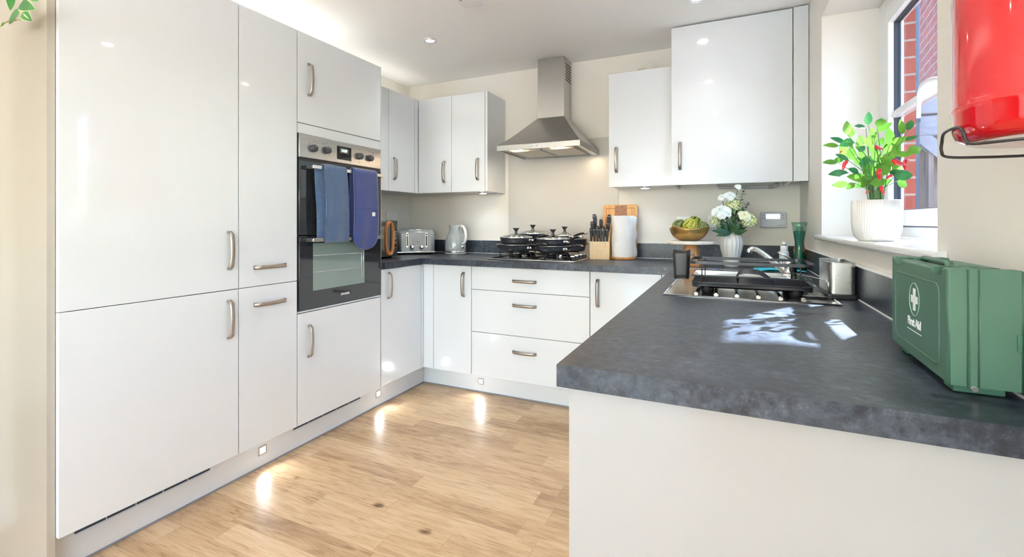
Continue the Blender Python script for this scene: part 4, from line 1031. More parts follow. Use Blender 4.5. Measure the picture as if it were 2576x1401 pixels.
artichoke(.044, ARTL, cx_+.015, cy_+.045, zb+.092, -.1, .5, 'lime green artichoke at the back, highest in the bowl', 3)
artichoke(.036, ARTG, cx_+.062, cy_-.004, zb+.070, .5, -.9, 'small dark green artichoke at the right of the bowl', 4)

vx, vy = .013, 2.85
va = thing('vase', 'white fluted ceramic vase holding the flowers behind the dish rack', 'vase', (vx, vy, ZW))
obj('body', MB().lathe([(0, 0), (.035, 0), (.037, .004), (.039, .02), (.046, .055), (.056, .095), (.061, .125), (.059, .150), (.050, .170), (.040, .179), (.036, .184), (.033, .184), (.034, .178), (.042, .165), (.03, .05), (0, .03)], 144, flute=18, fd=.05), M('ivory glazed ceramic', (.80, .78, .73), .25, coat=.4), va)
WHITEF = M('white petal', (.86, .86, .82), .7, sub=.3); CREAMF = M('cream petal', (.80, .80, .56), .7, var=.15, vscale=30); LIMEF = M('pale lime petal', (.62, .68, .30), .7, var=.25, vscale=30)
def leafmat(name, col, back, trans=.35):
    m = bpy.data.materials.new(name); m.use_nodes = True; t = m.node_tree; t.nodes.clear()
    p_ = t.nodes.new('ShaderNodeBsdfPrincipled'); p_.inputs['Roughness'].default_value = .35
    tl = t.nodes.new('ShaderNodeBsdfTranslucent'); mx = t.nodes.new('ShaderNodeMixShader'); o = t.nodes.new('ShaderNodeOutputMaterial')
    tc = t.nodes.new('ShaderNodeTexCoord'); n = t.nodes.new('ShaderNodeTexNoise'); n.inputs['Scale'].default_value = 22; t.links.new(tc.outputs['Object'], n.inputs['Vector'])
    r = ramp(t, n.outputs[0], [(.3, col), (.7, back)]); t.links.new(r.outputs[0], p_.inputs['Base Color']); t.links.new(r.outputs[0], tl.inputs[0])
    mx.inputs[0].default_value = trans; t.links.new(p_.outputs[0], mx.inputs[1]); t.links.new(tl.outputs[0], mx.inputs[2]); t.links.new(mx.outputs[0], o.inputs[0]); return m
DKLEAF = leafmat('dark foliage', (.02, .07, .03), (.05, .13, .05), .1); EUCL = leafmat('eucalyptus leaf', (.03, .075, .055), (.06, .12, .08), .08); STEMG = M('stem green', (.10, .20, .06), .6)
def leaf(mb, base, tip, w, up=None, fold=.15, curl=.12, n=7, shape=1.0, mi=0):
    base, tip = Vector(base), Vector(tip); d = tip-base; L = d.length; d.normalize()
    up = Vector(up) if up is not None else Vector((0, -1, .5)); side = d.cross(up)
    if side.length < 1e-4: side = d.cross(Vector((1, 0, 0)))
    side.normalize(); nrm = side.cross(d).normalized(); mb.mi = mi
    rows = []
    for k in range(n+1):
        t = k/n; ww = w/2*math.sin(PI*t**(.72*shape))**.85 if 0 < t < 1 else 0
        c_ = base+d*L*t-nrm*curl*L*(t*t-t*.3)
        rows.append([mb.bm.verts.new(c_+side*ww*s_+nrm*abs(s_)*ww*fold) for s_ in (-1, -.5, 0, .5, 1)])
    for A_, B_ in zip(rows, rows[1:]):
        for k in range(4):
            f = mb.bm.faces.new((A_[k], A_[k+1], B_[k+1], B_[k])); f.smooth = True; f.material_index = mi
FW = Vector((vx, vy, ZW+.18))
def stem_to(t, p, mat=STEMG, r=.0016):
    q = Vector(p); a = FW+Vector((random.uniform(-.015, .015), random.uniform(-.01, .01), -.03)); mid = (a+q)/2+Vector(((q.x-a.x)*-.12, 0, .02))
    return obj('stem', MB().tube([a, (a+mid)/2+Vector((0, 0, .005)), mid, (mid+q)/2, q], r, 6), mat, t, True)
def rose(name, p, r, mat, label, group, seed, flat=.8, petals=26, tilt=(0, 0)):
    rnd = random.Random(seed); t = thing(name, label, 'flower', p, 0, group)
    mb = MB(); R_ = Euler((tilt[0], tilt[1], 0)).to_matrix()
    for i in range(petals):
        k = i/petals; an = i*2.39996; th_ = .15+1.45*k**.8; rr_ = r*(.35+.62*k); w = r*(.55+.5*k)
        def f(a, b):
            t_ = th_*(.35+.65*b); rad = rr_*(.62+.38*b)*(1+.04*math.sin(a*9+i))
            q = Vector((rad*math.sin(t_), (a-.5)*w*math.sin(PI*min(.93, .15+.75*b)), rad*math.cos(t_)*flat+(.05*r*math.sin(a*7+i))))
            return R_ @ (Matrix.Rotation(an, 3, 'Z') @ q)
        mb.grid(f, 4, 5)
    obj('petals', mb, mat, t)
    stem_to(t, Vector(p)-Vector((0, 0, r*.3)))
    return t
def cluster(p, r, mats, label, seed, n=70):
    rnd = random.Random(seed); t = thing('hydrangea', label, 'flower', p, 0, 'hydrangea heads in the vase'); mb = MB()
    for i in range(n):
        z = 1-1.6*(i+.5)/n; an = i*2.39996; q = Vector((math.sqrt(max(0, 1-z*z))*math.cos(an), math.sqrt(max(0, 1-z*z))*math.sin(an), z)); c_ = q*r*rnd.uniform(.8, 1.05)
        u_ = q.orthogonal().normalized(); v_ = q.cross(u_)
        for k in range(4):
            a = PI/2*k+rnd.uniform(-.3, .3); d = u_*math.cos(a)+v_*math.sin(a)
            leaf(mb, c_, c_+(d*.9+q*.25)*r*.32, r*.30, q, .2, -.1, 4, .9, mi=0 if rnd.random() < .6 else 1)
    obj('petals', mb, mats, t); stem_to(t, Vector(p)-Vector((0, 0, r*.3))); return t
FY = 2.83
rose('peony', pix(1815, 537, 2.775), .056, WHITEF, 'big white peony at the left of the bouquet', 'white blooms in the vase', 3, .95, 40, (.75, -.15))
rose('garden_rose', pix(1872, 545, 2.80), .040, CREAMF, 'cream yellow rose at the right of the bouquet', 'white blooms in the vase', 4, .95, 32, (.75, .35))
rose('white_rose', pix(1836, 496, 2.83), .037, WHITEF, 'small white rose above the peony in the bouquet', 'white blooms in the vase', 5, 1.1, 26, (.8, .2))
rose('white_rose', pix(1817, 499, 2.84), .027, WHITEF, 'small white rosebud at the upper left of the bouquet', 'white blooms in the vase', 6, 1.2, 18, (.8, -.5))
rose('white_blossom', pix(1856, 473, 2.86), .025, WHITEF, 'open white blossom at the top of the bouquet', 'white blooms in the vase', 7, 1.2, 12, (.8, .1))
cluster(pix(1845, 517, 2.86), .038, [LIMEF, CREAMF], 'lime hydrangea behind the white roses in the vase', 8)
cluster(pix(1799, 556, 2.82), .026, [LIMEF, CREAMF], 'yellow green hydrangea under the white peony', 9, 50)
cluster(pix(1883, 556, 2.83), .038, [LIMEF, CREAMF], 'yellow green hydrangea at the right edge of the bouquet', 10, 80)
def sprig(pts, w, n, label, mat=EUCL, tw=1.0):
    p0 = pix(*pts[0]); t = thing('eucalyptus_sprig', label, 'sprig', p0, 0, 'eucalyptus sprigs in the vase')
    P_ = [pix(*q) for q in pts]; obj('stem', MB().tube(P_, .0013, 6), STEMG, t, True)
    mb = MB()
    for i in range(n):
        k = (i+.6)/n*(len(P_)-1); j = min(int(k), len(P_)-2); c_ = P_[j].lerp(P_[j+1], k-j); s_ = 1-.45*i/n
        d = (P_[j+1]-P_[j]).normalized()
        for sg in (-1, 1):
            an = i*1.3; sd = Vector((math.cos(an)*sg, math.sin(an)*.7*sg, .25)).normalized()
            leaf(mb, c_, c_+sd*w*s_, w*.55*s_, d+Vector((0, -.3, 0)), .1, .1, 4)
    obj('leaves', mb, mat, t, True)
sprig([(1846, 580, 2.85), (1852, 545, 2.85), (1861, 512, 2.84), (1868, 485, 2.84), (1878, 468, 2.84)], +.034, 15, 'tall eucalyptus sprig at the top right of the bouquet')
sprig([(1848, 580, 2.86), (1860, 545, 2.86), (1872, 525, 2.86), (1882, 510, 2.86)], +.030, 12, 'short eucalyptus sprig leaning right in the bouquet')
sprig([(1844, 585, 2.82), (1850, 562, 2.80), (1857, 540, 2.79)], +.032, 9, 'eucalyptus sprig in the middle front of the bouquet')
fo = thing('bouquet_foliage', 'dark green leaves spreading over the rim of the white vase', 'foliage', FW)
for base, tip, w in (((1838, 588, 2.80), (1790, 578, 2.76), .035), ((1838, 588, 2.79), (1801, 592, 2.75), .025), ((1850, 588, 2.80), (1880, 578, 2.77), .03), ((1848, 585, 2.8), (1866, 590, 2.76), .022), ((1840, 585, 2.81), (1822, 555, 2.79), .03), ((1843, 585, 2.80), (1836, 548, 2.78), .026), ((1846, 585, 2.8), (1862, 556, 2.78), .03), ((1842, 585, 2.82), (1812, 562, 2.80), .03), ((1842, 580, 2.79), (1848, 560, 2.77), .024), ((1850, 582, 2.83), (1868, 566, 2.81), .03)):
    mb = MB(); leaf(mb, pix(*base), pix(*tip), w); obj('leaf', mb, DKLEAF, fo, True)

gr_ = random.Random(5); GL = leafmat('sage leaf', (.10, .20, .08), (.24, .34, .14), .2)
for mat_, n_, w_ in ((DKLEAF, 34, .016), (GL, 34, .017)):
    mb = MB()
    for _ in range(n_):
        u_, v_ = gr_.uniform(1806, 1874), gr_.uniform(528, 584); y_ = gr_.uniform(2.80, 2.90)
        c_ = pix(u_, v_, y_); d_ = (c_-Vector((vx, vy, ZW+.16))).normalized()+Vector((gr_.uniform(-.5, .5), gr_.uniform(-.5, .3), gr_.uniform(-.4, .4))); d_.normalize()
        leaf(mb, c_-d_*.018, c_+d_*.018, w_, (gr_.uniform(-.5, .5), -1, .4), .15, .15, 5)
    obj('leaf_filling', mb, mat_, fo, True)

# ------------------------------------------------------------------ sink, tap
sk_ = thing('sink', 'stainless steel sink with ribbed drainer in the peninsula worktop', 'sink', (.05, 2.1, ZW))
s0, s1, t0, t1 = -.198, .298, 1.632, 2.62
zs = ZW+.0025
rim = MB()
slab(rim, [s0, -.155, .245, s1], [t0, 2.205, 2.555, t1], lambda x, y: not (-.155 < x < .245 and 2.205 < y < 2.555), ZW+.0001, zs)
obj('deck', rim, STEELP, sk_, True)
fl = MB(); fl.tube([(s0, t0, zs), (s1, t0, zs), (s1, t1, zs), (s0, t1, zs)], .0028, 8, closed=True); obj('rolled_edge', fl, CHROME, sk_, True)
bl = MB()
def bowlw(mb, x0, x1, y0, y1, z0, z1):
    q = [(x0, y0), (x1, y0), (x1, y1), (x0, y1)]; i_ = .012
    q2 = [(x0+i_, y0+i_), (x1-i_, y0+i_), (x1-i_, y1-i_), (x0+i_, y1-i_)]
    a = [mb.bm.verts.new((*p, z1)) for p in q]; b = [mb.bm.verts.new((*p, z0)) for p in q2]
    for k in range(4): mb.bm.faces.new((a[k], b[k], b[(k+1) % 4], a[(k+1) % 4]))
    mb.bm.faces.new(b)
bowlw(bl, -.156, .246, 2.204, 2.556, .755, zs-.001)
bo_ = obj('bowl', bl, STEELP, sk_, True, recalc=False); solid(bo_, .0012)
obj('waste', MB().lathe([(.04, .0), (.036, .003), (.02, .001), (0, .001)], 28, T(.045, 2.38, .7565)), CHROME, sk_, True)
for i in range(6):
    x = -.10+i*.062; obj('drainer_rib', MB().tube([(x, 1.685, zs+.0004), (x, 1.70, zs+.003), (x, 2.13, zs+.003), (x, 2.15, zs+.0004)], .007, 8, flat=.6), STEELP, sk_, True)
tp = thing('tap', 'chrome mixer tap behind the dish rack', 'tap', (.238, 2.37, ZW+.0035))
obj('body', MB().lathe([(0, 0), (.026, 0), (.026, .006), (.022, .010), (.021, .05), (.023, .055), (.023, .07), (.018, .077), (0, .078)], 28), CHROME, tp)
sp = MB(); sp.tube([(-.006, 0, .020), (-.035, 0, .042), (-.075, -.004, .080), (-.110, -.006, .108), (-.128, -.007, .119), (-.142, -.008, .121), (-.152, -.008, .115), (-.154, -.008, .104)], [.014, .0135, .012, .011, .0105, .0105, .0105, .0105], 14, sm=4); obj('spout', sp, CHROME, tp)
lv = MB(); lv.tube([(.0, .0, .078), (-.012, -.01, .090), (-.040, -.03, .110)], [.012, .008, .0062], 12); obj('lever', lv, CHROME, tp)

# bottles behind the sink
DP = M('clear lotion', (.80, .84, .86), .2)
so_ = thing('soap_bottle', 'clear soap bottle with white pump cap by the back wall', 'bottle', (.258, 2.76, ZW))
obj('bottle_body', MB().lathe([(0, 0), (.021, 0), (.0225, .004), (.0225, .085), (.020, .095), (.016, .102), (0, .102)], 24), DP, so_)
obj('cap', MB().lathe([(.0165, .102), (.0175, .104), (.017, .122), (.012, .126), (0, .127)], 24), CLEARG if False else WHITEP, so_)
obj('cap_band', MB().lathe([(.0122, .126), (.0125, .130), (0, .1305)], 20), M('navy band', (.03, .06, .16), .4), so_)
obj('nozzle', MB().lathe([(.009, .1305), (.009, .142), (.007, .145), (0, .146)], 18), WHITEP, so_)
gb_ = thing('sauce_bottle', 'green bottle with red and yellow label behind the hourglass carafe', 'bottle', (.342, 2.90, ZW))
obj('bottle_body', MB().lathe([(0, 0), (.024, 0), (.026, .005), (.026, .10), (.022, .125), (.018, .15), (.020, .19), (.017, .215), (.012, .222), (0, .223)], 24), M('green bottle', (.04, .22, .11), .25), gb_)
obj('label', MB().lathe([(.0264, .055), (.0264, .10)], 24), M('yellow label', (.85, .60, .05), .4), gb_)
obj('label_band', MB().lathe([(.0266, .10), (.0235, .120)], 24), M('red label', (.65, .05, .03), .4), gb_)
hg = thing('carafe', 'hourglass shaped glass carafe filled with dark green liquid in the corner', 'carafe', (.325, 2.76, ZW))
obj('glass', MB().lathe([(0, 0), (.034, 0), (.037, .004), (.036, .03), (.030, .06), (.0235, .09), (.0205, .115), (.0215, .145), (.027, .185), (.033, .225), (.0365, .245), (.0345, .245), (.031, .225)], 36), glass_mat('teal tinted glass', (.72, .86, .82), .06), hg)
obj('liquid', MB().lathe([(0, .004), (.032, .004), (.034, .03), (.028, .06), (.0215, .09), (.0185, .115), (.0195, .145), (.025, .185), (.0275, .2), (0, .2)], 36), M('dark green liquid', (.008, .12, .085), .12), hg)
jr = thing('jar', 'small dark jar with glass stopper beside the tap', 'jar', (.262, 2.50, ZW+.003))
obj('jar_body', MB().lathe([(0, 0), (.022, 0), (.023, .003), (.023, .038), (.018, .044), (0, .044)], 24), BLACKG, jr)
obj('stopper', MB().lathe([(.015, .044), (.019, .050), (.019, .058), (.012, .064), (0, .065)], 20), CLEARG, jr)
def cl_f(x0, x1, y0, y1, z, s_):
    return lambda a, b: (x0+(x1-x0)*a+.01*math.sin(b*5+s_), y0+(y1-y0)*b, z+.008*abs(math.sin(a*5+b*4+s_))*(.4+math.sin(PI*a))+.001)
cy = obj('cleaning_cloth', MB().grid(cl_f(.125, .335, 2.62, 2.73, ZW+.001, 0), 24, 14), M('cyan cloth', (.06, .62, .80), .9, bump=.6, bscale=500)); solid(cy, .003)
cy['label'] = 'cyan cleaning cloth spread behind the tap'; cy['category'] = 'cloth'

# ------------------------------------------------------------------ dish rack
DR = M('dark grey coated wire', (.035, .038, .045), .32, metal=.3)
TR_ = M('black gloss tray', (.015, .017, .022), .14, coat=.5)
rx0, rx1, ry0, ry1 = -.118, .243, 1.715, 1.950
rk = thing('dish_rack', 'black wire dish rack standing on the sink drainer', 'dish rack', (.06, 1.83, ZW))
def rloop(x0, x1, y0, y1, z, r, n=5):
    return [(a, b, z) for a, b in rr(x0, x1, y0, y1, r, n)]
def band(mb, loop, h_, th_):
    n = len(loop); c_ = Vector((sum(p[0] for p in loop)/n, sum(p[1] for p in loop)/n, 0)); V = []
    for i, p in enumerate(loop):
        q = Vector(p); d = (Vector(loop[(i+1) % n])-Vector(loop[i-1])).normalized(); nn = Vector((d.y, -d.x, 0))
        V.append([mb.bm.verts.new(q+nn*a+Vector((0, 0, b))) for a, b in ((0, 0), (0, h_), (-th_, h_), (-th_, 0))])
    for i in range(n):
        A_, B_ = V[i], V[(i+1) % n]
        for k in range(4): mb.bm.faces.new((A_[k], A_[(k+1) % 4], B_[(k+1) % 4], B_[k]))
tr = MB(); tr.prism(rr(rx0, rx1, ry0, ry1, .03), ZW+.022, ZW+.026, 'z'); band(tr, rloop(rx0, rx1, ry0, ry1, ZW+.022, .03), .013, .003)
obj('tray', tr, TR_, rk, True)
b_ = MB(); band(b_, rloop(rx0-.006, rx1+.004, ry0-.004, ry1+.004, ZW+.101, .03), .010, .0018); obj('top_rail', b_, DR, rk, True)
b_ = MB(); b_.tube(rloop(rx0+.002, rx1-.004, ry0+.004, ry1-.004, ZW+.060, .03), .0016, 6, closed=True); obj('middle_rail', b_, DR, rk, True)
b_ = MB(); b_.tube(rloop(rx0+.002, rx1-.002, ry0+.003, ry1-.003, ZW+.0375, .03), .003, 6, closed=True); obj('bottom_rail', b_, DR, rk, True)
for x, y in ((rx0+.035, ry0+.001), (rx1-.038, ry0+.001), (rx0+.035, ry1-.001), (rx1-.038, ry1-.001)):
    obj('post', MB().tube([(x, y, ZW+.038), (x, y, ZW+.104)], .0022, 8), DR, rk, True)
for i in range(17):
    y = ry0+.014+i*(ry1-ry0-.028)/16; obj('floor_wire', MB().tube([(rx0+.004, y, ZW+.0385), (rx1-.004, y, ZW+.0385)], .0012, 5), DR, rk, True)
for i in range(11):
    y = ry0+.020+i*.0155; x0 = .050+i*.0005
    P_ = [(x0-.022, y, ZW+.040), (x0-.028, y, ZW+.052), (x0-.020, y, ZW+.068), (x0-.004, y, ZW+.074), (x0+.040, y, ZW+.072), (x0+.062, y, ZW+.060), (x0+.085, y, ZW+.040)]
    obj('plate_divider', MB().tube(P_, .0016, 6), DR, rk, True)
for x, y in ((rx0+.05, ry0+.02), (rx1-.05, ry0+.02), (rx0+.05, ry1-.02), (rx1-.05, ry1-.02)):
    obj('foot', MB().lathe([(0, 0), (.016, 0), (.022, .021)], 16, T(x, y, ZW+.0035)), BLACKP, rk, True)
sp = MB(); sp.prism([(.215, 1.745), (.300, 1.735), (.300, 1.90), (.215, 1.90)], ZW+.0085, ZW+.011, 'z'); obj('drain_spout', sp, TR_, rk, True)
cu = MB()
def cupf(a, b):
    P_ = rr(-.026-.004*b, .026+.004*b, -.020-.003*b, .020+.003*b, .012, 5); k = a*len(P_); j = int(k) % len(P_); p_ = P_[j]
    return (p_[0], p_[1], .104*b+(.004*a if b > .9 else 0))
n_ = len(rr(0, 1, 0, 1, .1, 5))
cu.grid(cupf, n_, 6); bt_ = MB()
bmesh.ops.remove_doubles(cu.bm, verts=cu.bm.verts, dist=1e-6)
be = [e for e in cu.bm.edges if len(e.link_faces) == 1 and all(v.co.z < .001 for v in e.verts)]; bmesh.ops.holes_fill(cu.bm, edges=be)
cp_ = single('cutlery_cup', cu, BLACKP, 'black plastic cutlery cup hooked on the left end of the rack', 'cutlery cup', (-.161, 1.86, ZW+.034)); solid(cp_, .0022)
ck_ = obj('hook', MB().box(.028, .045, -.010, .010, .086, .089).box(.043, .045, -.010, .010, .074, .088), BLACKP, cp_)
# glass holder wire
gh = MB(); gh.tube([(rx1-.03, 1.86, ZW+.064), (rx1+.005, 1.83, ZW+.062), (rx1+.018, 1.80, ZW+.060), (rx1+.040, 1.785, ZW+.058), (rx1+.046, 1.783, ZW+.050), (rx1+.046, 1.783, ZW+.012)], .0018, 8)
obj('side_hook', gh, CHROME, rk, True)
# utensil caddy
ca = thing('utensil_caddy', 'brushed steel utensil caddy on a black base beside the first aid kit', 'utensil holder', (.325, 1.865, ZW))
obj('base', MB().prism(rr(.279, .3655, 1.762, 1.968, .012), ZW+.0005, ZW+.016, 'z', .003), BLACKP, ca, True)
bd_ = MB(); lo_ = rr(.289, .3615, 1.772, 1.960, .016, 6); lp = [(a, b, ZW+.0165) for a, b in lo_]
band(bd_, lp, .099, .0016); 
for f in bd_.bm.faces: f.smooth = True
cd = obj('body', bd_, STEEL, ca, True)
m_ = cd.modifiers.new('e', 'EDGE_SPLIT'); m_.split_angle = math.radians(40)
obj('liner', MB().prism(rr(.292, .3585, 1.775, 1.957, .013), ZW+.0165, ZW+.06, 'z'), BLACKP, ca, True)
rb = MB(); rb.tube([(a, b, ZW+.1160) for a, b in rr(.2885, .362, 1.7715, 1.9605, .016, 6)], .0014, 6, closed=True); obj('rim', rb, CHROME, ca, True)

# ------------------------------------------------------------------ first aid kit
fk = thing('first_aid_kit', 'green plastic first aid kit with white cross standing on the near worktop', 'first aid kit', (.2806, .8598, ZW), -.028)
FG = M('green kit plastic', (.066, .155, .107), .42, bump=.08, bscale=300, var=.08); FGD = M('green kit plastic dark', (.05, .15, .10), .5)
KL, KD, kz0, kz1, mid = .277, .0805, .0125, .1768, .028
def shell(x0, x1, nt=True):
    mb = MB(); e = .014 if nt else .0
    mb.prism([(0, kz0), (KL, kz0), (KL, kz1), (KL-.020, kz1), (KL-.026, kz1-e-.002), (KL-.060, kz1-e-.002), (KL-.060, kz1-.002), (.062, kz1-.002), (.062, kz1-e-.002), (.022, kz1-e-.002), (.022, kz1), (0, kz1)], x0, x1, 'x', .004, 3); return mb
obj('front_shell', shell(0, mid-.003), FG, fk); obj('back_shell', shell(mid+.003, KD), FG, fk)
obj('seam_band', MB().prism([(-.003, kz0-.002), (KL+.003, kz0-.002), (KL+.003, kz1+.0005), (KL-.02, kz1+.0005), (KL-.02, kz1-.012), (.03, kz1-.012), (.03, kz1+.0005), (-.003, kz1+.0005)], mid-.0055, mid+.0055, 'x', .002), FG, fk)
hn = MB(); hn.tube([(mid, .078, kz1-.010), (mid, .088, kz1+.003), (mid, KL-.082, kz1+.003), (mid, KL-.072, kz1-.010)], .006, 8, flat=.7); obj('carry_handle', hn, FG, fk)
for y in (.042, KL-.043): obj('latch', box(mid-.010, mid+.018, y-.014, y+.014, kz1-.012, kz1+.002, .003, 2), FGD, fk)
obj('side_catch', box(.072, .077, -.0035, .002, .068, .090, .001), FGD, fk)
for y in (.03, KL-.035): obj('foot', box(.010, .066, y-.018, y+.018, .0005, kz0+.001, .002), FGD, fk)
obj('hinge_pin', MB().tube([(mid, -.006, kz0-.001), (mid, .004, kz0-.001)], .004, 8), CHROME, fk)
ol = MB(); ol.tube([(0, a, b) for a, b in rr(.029, .250, .032, .151, .014, 5)], .0013, 6, closed=True); obj('raised_panel_edge', ol, FG, fk)
WM = M('white print', (.86, .88, .87), .5)
ccy, ccz = .142, .112
cr = MB(); cr.prism([(ccy-.0055, ccz-.0185), (ccy+.0055, ccz-.0185), (ccy+.0055, ccz-.006), (ccy+.0165, ccz-.006), (ccy+.0165, ccz+.006), (ccy+.0055, ccz+.006), (ccy+.0055, ccz+.0185), (ccy-.0055, ccz+.0185), (ccy-.0055, ccz+.006), (ccy-.0165, ccz+.006), (ccy-.0165, ccz-.006), (ccy-.0055, ccz-.006)], -.0006, .0002, 'x')
lg = obj('cross', cr, WM, fk, label='white cross emblem')
obj('ring', MB().tube([(-.0002, ccy+.0255*math.cos(2*PI*k/40), ccz+.0275*math.sin(2*PI*k/40)) for k in range(40)], .0006, 5, closed=True), M('pale green ring', (.35, .6, .48), .4), lg)
tm = text_mesh('First Aid', .0195, .0003, .0006); bmesh.ops.transform(tm.bm, matrix=T(-.0004, ccy, ccz-.040, PI/2, 0, -PI/2), verts=tm.bm.verts); obj('lettering', tm, WM, fk)
obj('underline', box(-.0006, .0002, ccy-.036, ccy+.036, ccz-.0545, ccz-.0533), WM, fk)

# ------------------------------------------------------------------ red extinguisher on its bracket
RED = M('glossy red paint', (.50, .004, .008), .10, coat=1.0, var=.01)
ex = thing('fire_extinguisher', 'glossy red fire extinguisher hanging on the right wall in a wire bracket', 'fire extinguisher', (.312, .690, 1.24))
obj('cylinder', MB().lathe([(0, .004), (.045, .004), (.066, .001), (.076, .007), (.0795, .018), (.0795, .034), (.0808, .038), (.0795, .042), (.079, .048), (.079, .40), (.07, .43), (.04, .455), (.02, .46), (0, .46)], 64), RED, ex)
obj('valve', MB().lathe([(.018, .46), (.018, .49), (.010, .495), (.010, .52), (0, .52)], 20), CHROME, ex)
WIRE = M('black wire', (.03, .03, .032), .4)
br_ = MB()
R_ = .084; cx2, cy2 = .312, .690
a0 = math.radians(150)
pts = [(XR-.003, cy2+.050, 1.232), (.33, cy2+.072, 1.232), (.285, cy2+.070, 1.232), (.246, cy2+.060, 1.233), (.238, cy2+.055, 1.240), (.237, cy2+.05, 1.252), (.232, cy2+.03, 1.2575), (.228, cy2+.0, 1.2575), (.229, cy2-.018, 1.2565), (.231, cy2-.024, 1.250), (.233, cy2-.026, 1.240), (.238, cy2-.032, 1.236), (.26, cy2-.055, 1.235), (.30, cy2-.07, 1.235), (XR-.003, cy2-.07, 1.235)]
br_.tube(pts, .0017, 8, sm=5)
obj('wire_bracket', br_, WIRE, ex, True)

# ------------------------------------------------------------------ chilli plant on the sill
px_, py_ = .418, 1.80
cp = thing('chilli_plant', 'potted chilli plant with red peppers in a white ribbed pot on the window sill', 'potted plant', (px_, py_, WZ0+.0006))
obj('pot', MB().lathe([(0, 0), (.046, 0), (.049, .003), (.057, .014), (.0625, .032), (.0645, .055), (.065, .080), (.0645, .126), (.062, .126), (.062, .09), (.05, .02), (0, .02)], 240, flute=60, fd=.028), M('ivory ribbed pot', (.80, .78, .74), .6), cp)
obj('soil', MB().lathe([(.0618, .108), (.04, .112), (0, .114)], 28), M('soil', (.08, .05, .03), .9, bump=1, bscale=120), cp)
LB = leafmat('bright chilli leaf', (.10, .30, .03), (.22, .46, .06), .5); LD = leafmat('deep chilli leaf', (.02, .14, .04), (.05, .24, .06), .25)
zp0 = WZ0+.115
def PP(x, y, dy=0): return pix(2040+x/2.334, y/2.334, py_+dy)
stems = []
rnd = random.Random(11)
LEAVES = [(337, 695, 70, 90, 1), (290, 742, 62, 170, 1), (212, 750, 75, 95, 0), (238, 775, 65, 80, 0), (412, 715, 85, 50, 0), (432, 745, 80, 35, 0), (462, 797, 90, 92, 0), (533, 745, 78, 100, 0), (580, 732, 72, 70, 1), (592, 810, 62, 25, 1), (612, 878, 95, 18, 0), (548, 905, 85, 10, 0), (520, 825, 85, 35, 0), (355, 818, 85, 60, 0), (352, 865, 70, 300, 0), (118, 853, 75, 172, 0), (158, 822, 80, 155, 1), (237, 897, 85, 80, 0), (112, 952, 75, 178, 0), (160, 940, 65, 200, 0), (185, 922, 75, 150, 1), (165, 1018, 110, 180, 1), (548, 1028, 110, 8, 1), (170, 1083, 75, 185, 0), (232, 1092, 62, 215, 0), (272, 1042, 100, 170, 0), (300, 900, 70, 100, 0), (412, 828, 60, 60, 0), (462, 905, 110, 265, 0), (300, 872, 60, 40, 1), (340, 960, 90, 150, 0), (392, 1070, 95, 190, 0), (252, 1002, 70, 160, 1), (330, 1000, 90, 120, 0), (440, 990, 85, 60, 0), (500, 880, 80, 60, 0), (432, 1068, 80, 20, 0), (305, 1082, 80, 200, 0), (352, 1042, 90, 140, 0), (410, 960, 80, 100, 0), (380, 905, 80, 95, 0), (480, 960, 80, 20, 0), (275, 945, 80, 150, 0), (365, 780, 60, 110, 0), (445, 865, 80, 80, 0), (495, 1010, 70, 30, 1), (230, 850, 60, 130, 0), (300, 820, 60, 120, 0), (390, 1000, 85, 70, 0), (310, 950, 70, 70, 1)]
for _ in range(14): LEAVES.append((rnd.uniform(190, 540), rnd.uniform(830, 1080), rnd.uniform(60, 90), rnd.choice((20, 160, 70, 110, 200, -20)), int(rnd.random() < .25)))
ctr = PP(400, 1165)
fb, fd_ = MB(), MB(); stm = MB()
for i, (x, y, L, an, dk) in enumerate(LEAVES):
    dy = rnd.uniform(-.055, .055); a = math.radians(an); c_ = PP(x, y, dy); Lm = L/2.334*1.45/1173*1.12
    ax = Vector((math.cos(YAW), math.sin(YAW), 0)); d = ax*math.cos(a)+Vector((0, 0, 1))*math.sin(a)+Vector((0, rnd.uniform(-.35, .35), 0)); d.normalize()
    up = Vector((rnd.uniform(-.5, .3), -1, rnd.uniform(-.1, .9)))
    b0 = c_-d*Lm/2; leaf(fd_ if dk else fb, b0, c_+d*Lm/2, Lm*.52, up, .12, .12, 8, 1.12)
    root = Vector((px_+rnd.uniform(-.02, .02), py_+rnd.uniform(-.02, .02), zp0-.01)); midp = root.lerp(b0, .55)+Vector((-(b0.x-root.x)*.25, 0, .012))
    if i % 2 == 0 or y < 800: stm.tube([root, root.lerp(midp, .5)+Vector((0, 0, .006)), midp, midp.lerp(b0, .6), b0], [.0014, .0013, .0011, .0009, .0008], 6)
obj('foliage', fb, LB, cp, True, label='bright green leaves'); obj('foliage', fd_, LD, cp, True, label='dark green leaves'); obj('stems', stm, STEMG, cp, True)
CHI = M('red chilli', (.62, .012, .015), .22, coat=.5)
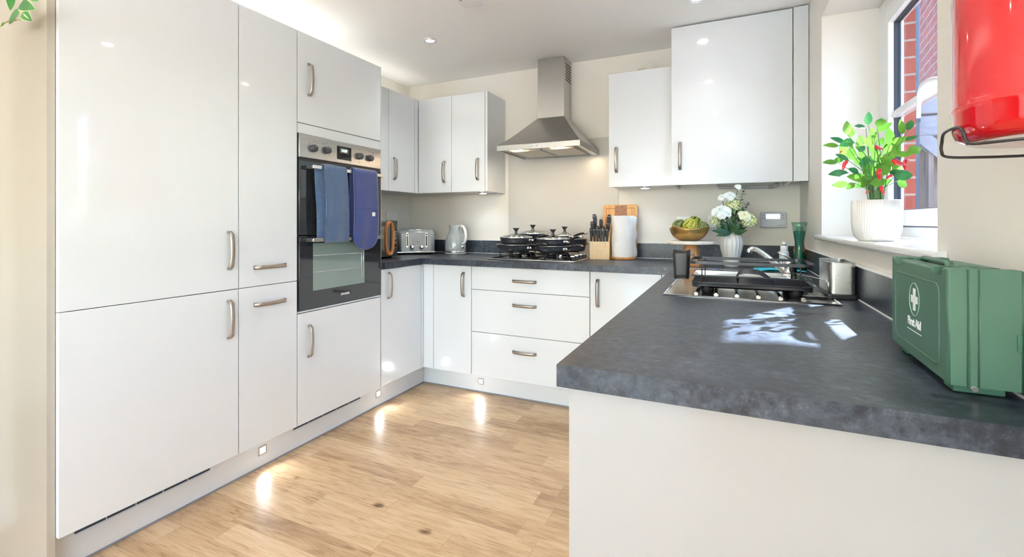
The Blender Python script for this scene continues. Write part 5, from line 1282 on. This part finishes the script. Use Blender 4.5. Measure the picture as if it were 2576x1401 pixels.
for x, y, L, an, dy in ((400, 868, 48, 150, -.06), (197, 972, 60, 55, -.04), (402, 1027, 66, 80, -.065), (458, 1040, 42, 20, -.06), (420, 1118, 52, 100, -.06), (520, 955, 78, 150, -.06), (552, 970, 60, 75, -.03), (330, 1130, 26, 30, -.05), (175, 893, 22, 40, -.02), (555, 948, 40, 20, 0)):
    c_ = PP(x, y, dy-.035); a = math.radians(an); Lm = L/2.334*1.42/1173; ax = Vector((math.cos(YAW), math.sin(YAW), 0)); d = ax*math.cos(a)+Vector((0, 0, 1))*math.sin(a); s_ = ax*-math.sin(a)+Vector((0, 0, 1))*math.cos(a)
    ch_ = obj('chilli', MB().tube([c_+d*Lm*(.5-t)+s_*Lm*.10*math.sin(t*5) for t in (0, .08, .3, .55, .8, 1)], [Lm*.10, Lm*.17, Lm*.19, Lm*.16, Lm*.10, Lm*.02], 10), CHI, cp, True)
    obj('calyx', MB().tube([c_+d*Lm*.49, c_+d*Lm*.62], [Lm*.10, Lm*.04], 8), STEMG, ch_, True)

# trailing plant at the left edge, hanging from the top of the tall unit
vp = thing('trailing_plant', 'trailing variegated leafy vine hanging beside the tall left unit', 'hanging plant', (-2.05, .68, 2.12))
VL = leafmat('vine leaf', (.03, .17, .04), (.07, .28, .06), .2); VE = leafmat('vine leaf edge', (.55, .60, .35), (.66, .70, .45), .2)
obj('pot', MB().lathe([(0, 0), (.05, 0), (.065, .10), (.062, .10), (.045, .02), (0, .02)], 32, T(-2.06, .80, TT+.001)), M('ivory small pot', (.8, .78, .74), .6), vp, True)
VY = .650
def V_(u, v, dy=0): return pix(u, v, VY+dy)
tv = MB(); tv.tube([(-2.06, .80, TT+.09), (-2.06, .70, TT+.10), V_(60, -150), V_(50, -60), V_(52, -5), V_(57, 12), V_(58, 30), V_(52, 48), V_(38, 51), V_(22, 52), V_(8, 60), V_(0, 66)], .0018, 6)
tv.tube([V_(58, 30), V_(52, 33), V_(48, 34)], .0014, 6)
obj('vine_stem', tv, M('vine stem', (.45, .42, .18), .6), vp, True)
for b0, t0_, w, k in (((32, -14), (22, 26), 30, 0), ((49, 34), (14, 50), 26, 0), ((50, 11), (82, 20), 22, 1), ((57, 32), (76, 51), 17, 2), ((36, 50), (17, 58), 9, 1), ((10, 58), (0, 66), 7, 1), ((80, -20), (92, 3), 22, 0)):
    B0, T0 = V_(*b0, -.004*k), V_(*t0_, -.004*k); wm = w*.0016
    lo_ = MB(); leaf(lo_, B0, T0, wm, (0.3, -1, .2), .10, .10, 10, .85); lf_ = obj('leaf', lo_, VL, vp, True)
    if k:
        e_ = MB(); leaf(e_, B0+Vector((0, .0012, 0)), T0+Vector((0, .0012, 0))*1, wm*1.22, (0.3, -1, .2), .10, .10, 10, .85); obj('leaf_margin', e_, VE, lf_, True)
        if k == 2: e2 = MB(); leaf(e2, B0.lerp(T0, .12)+Vector((0, -.0012, 0)), B0.lerp(T0, .85)+Vector((0, -.0012, 0)), wm*.16, (0.3, -1, .2), 0, .10, 6); obj('leaf_stripe', e2, VE, lf_, True)
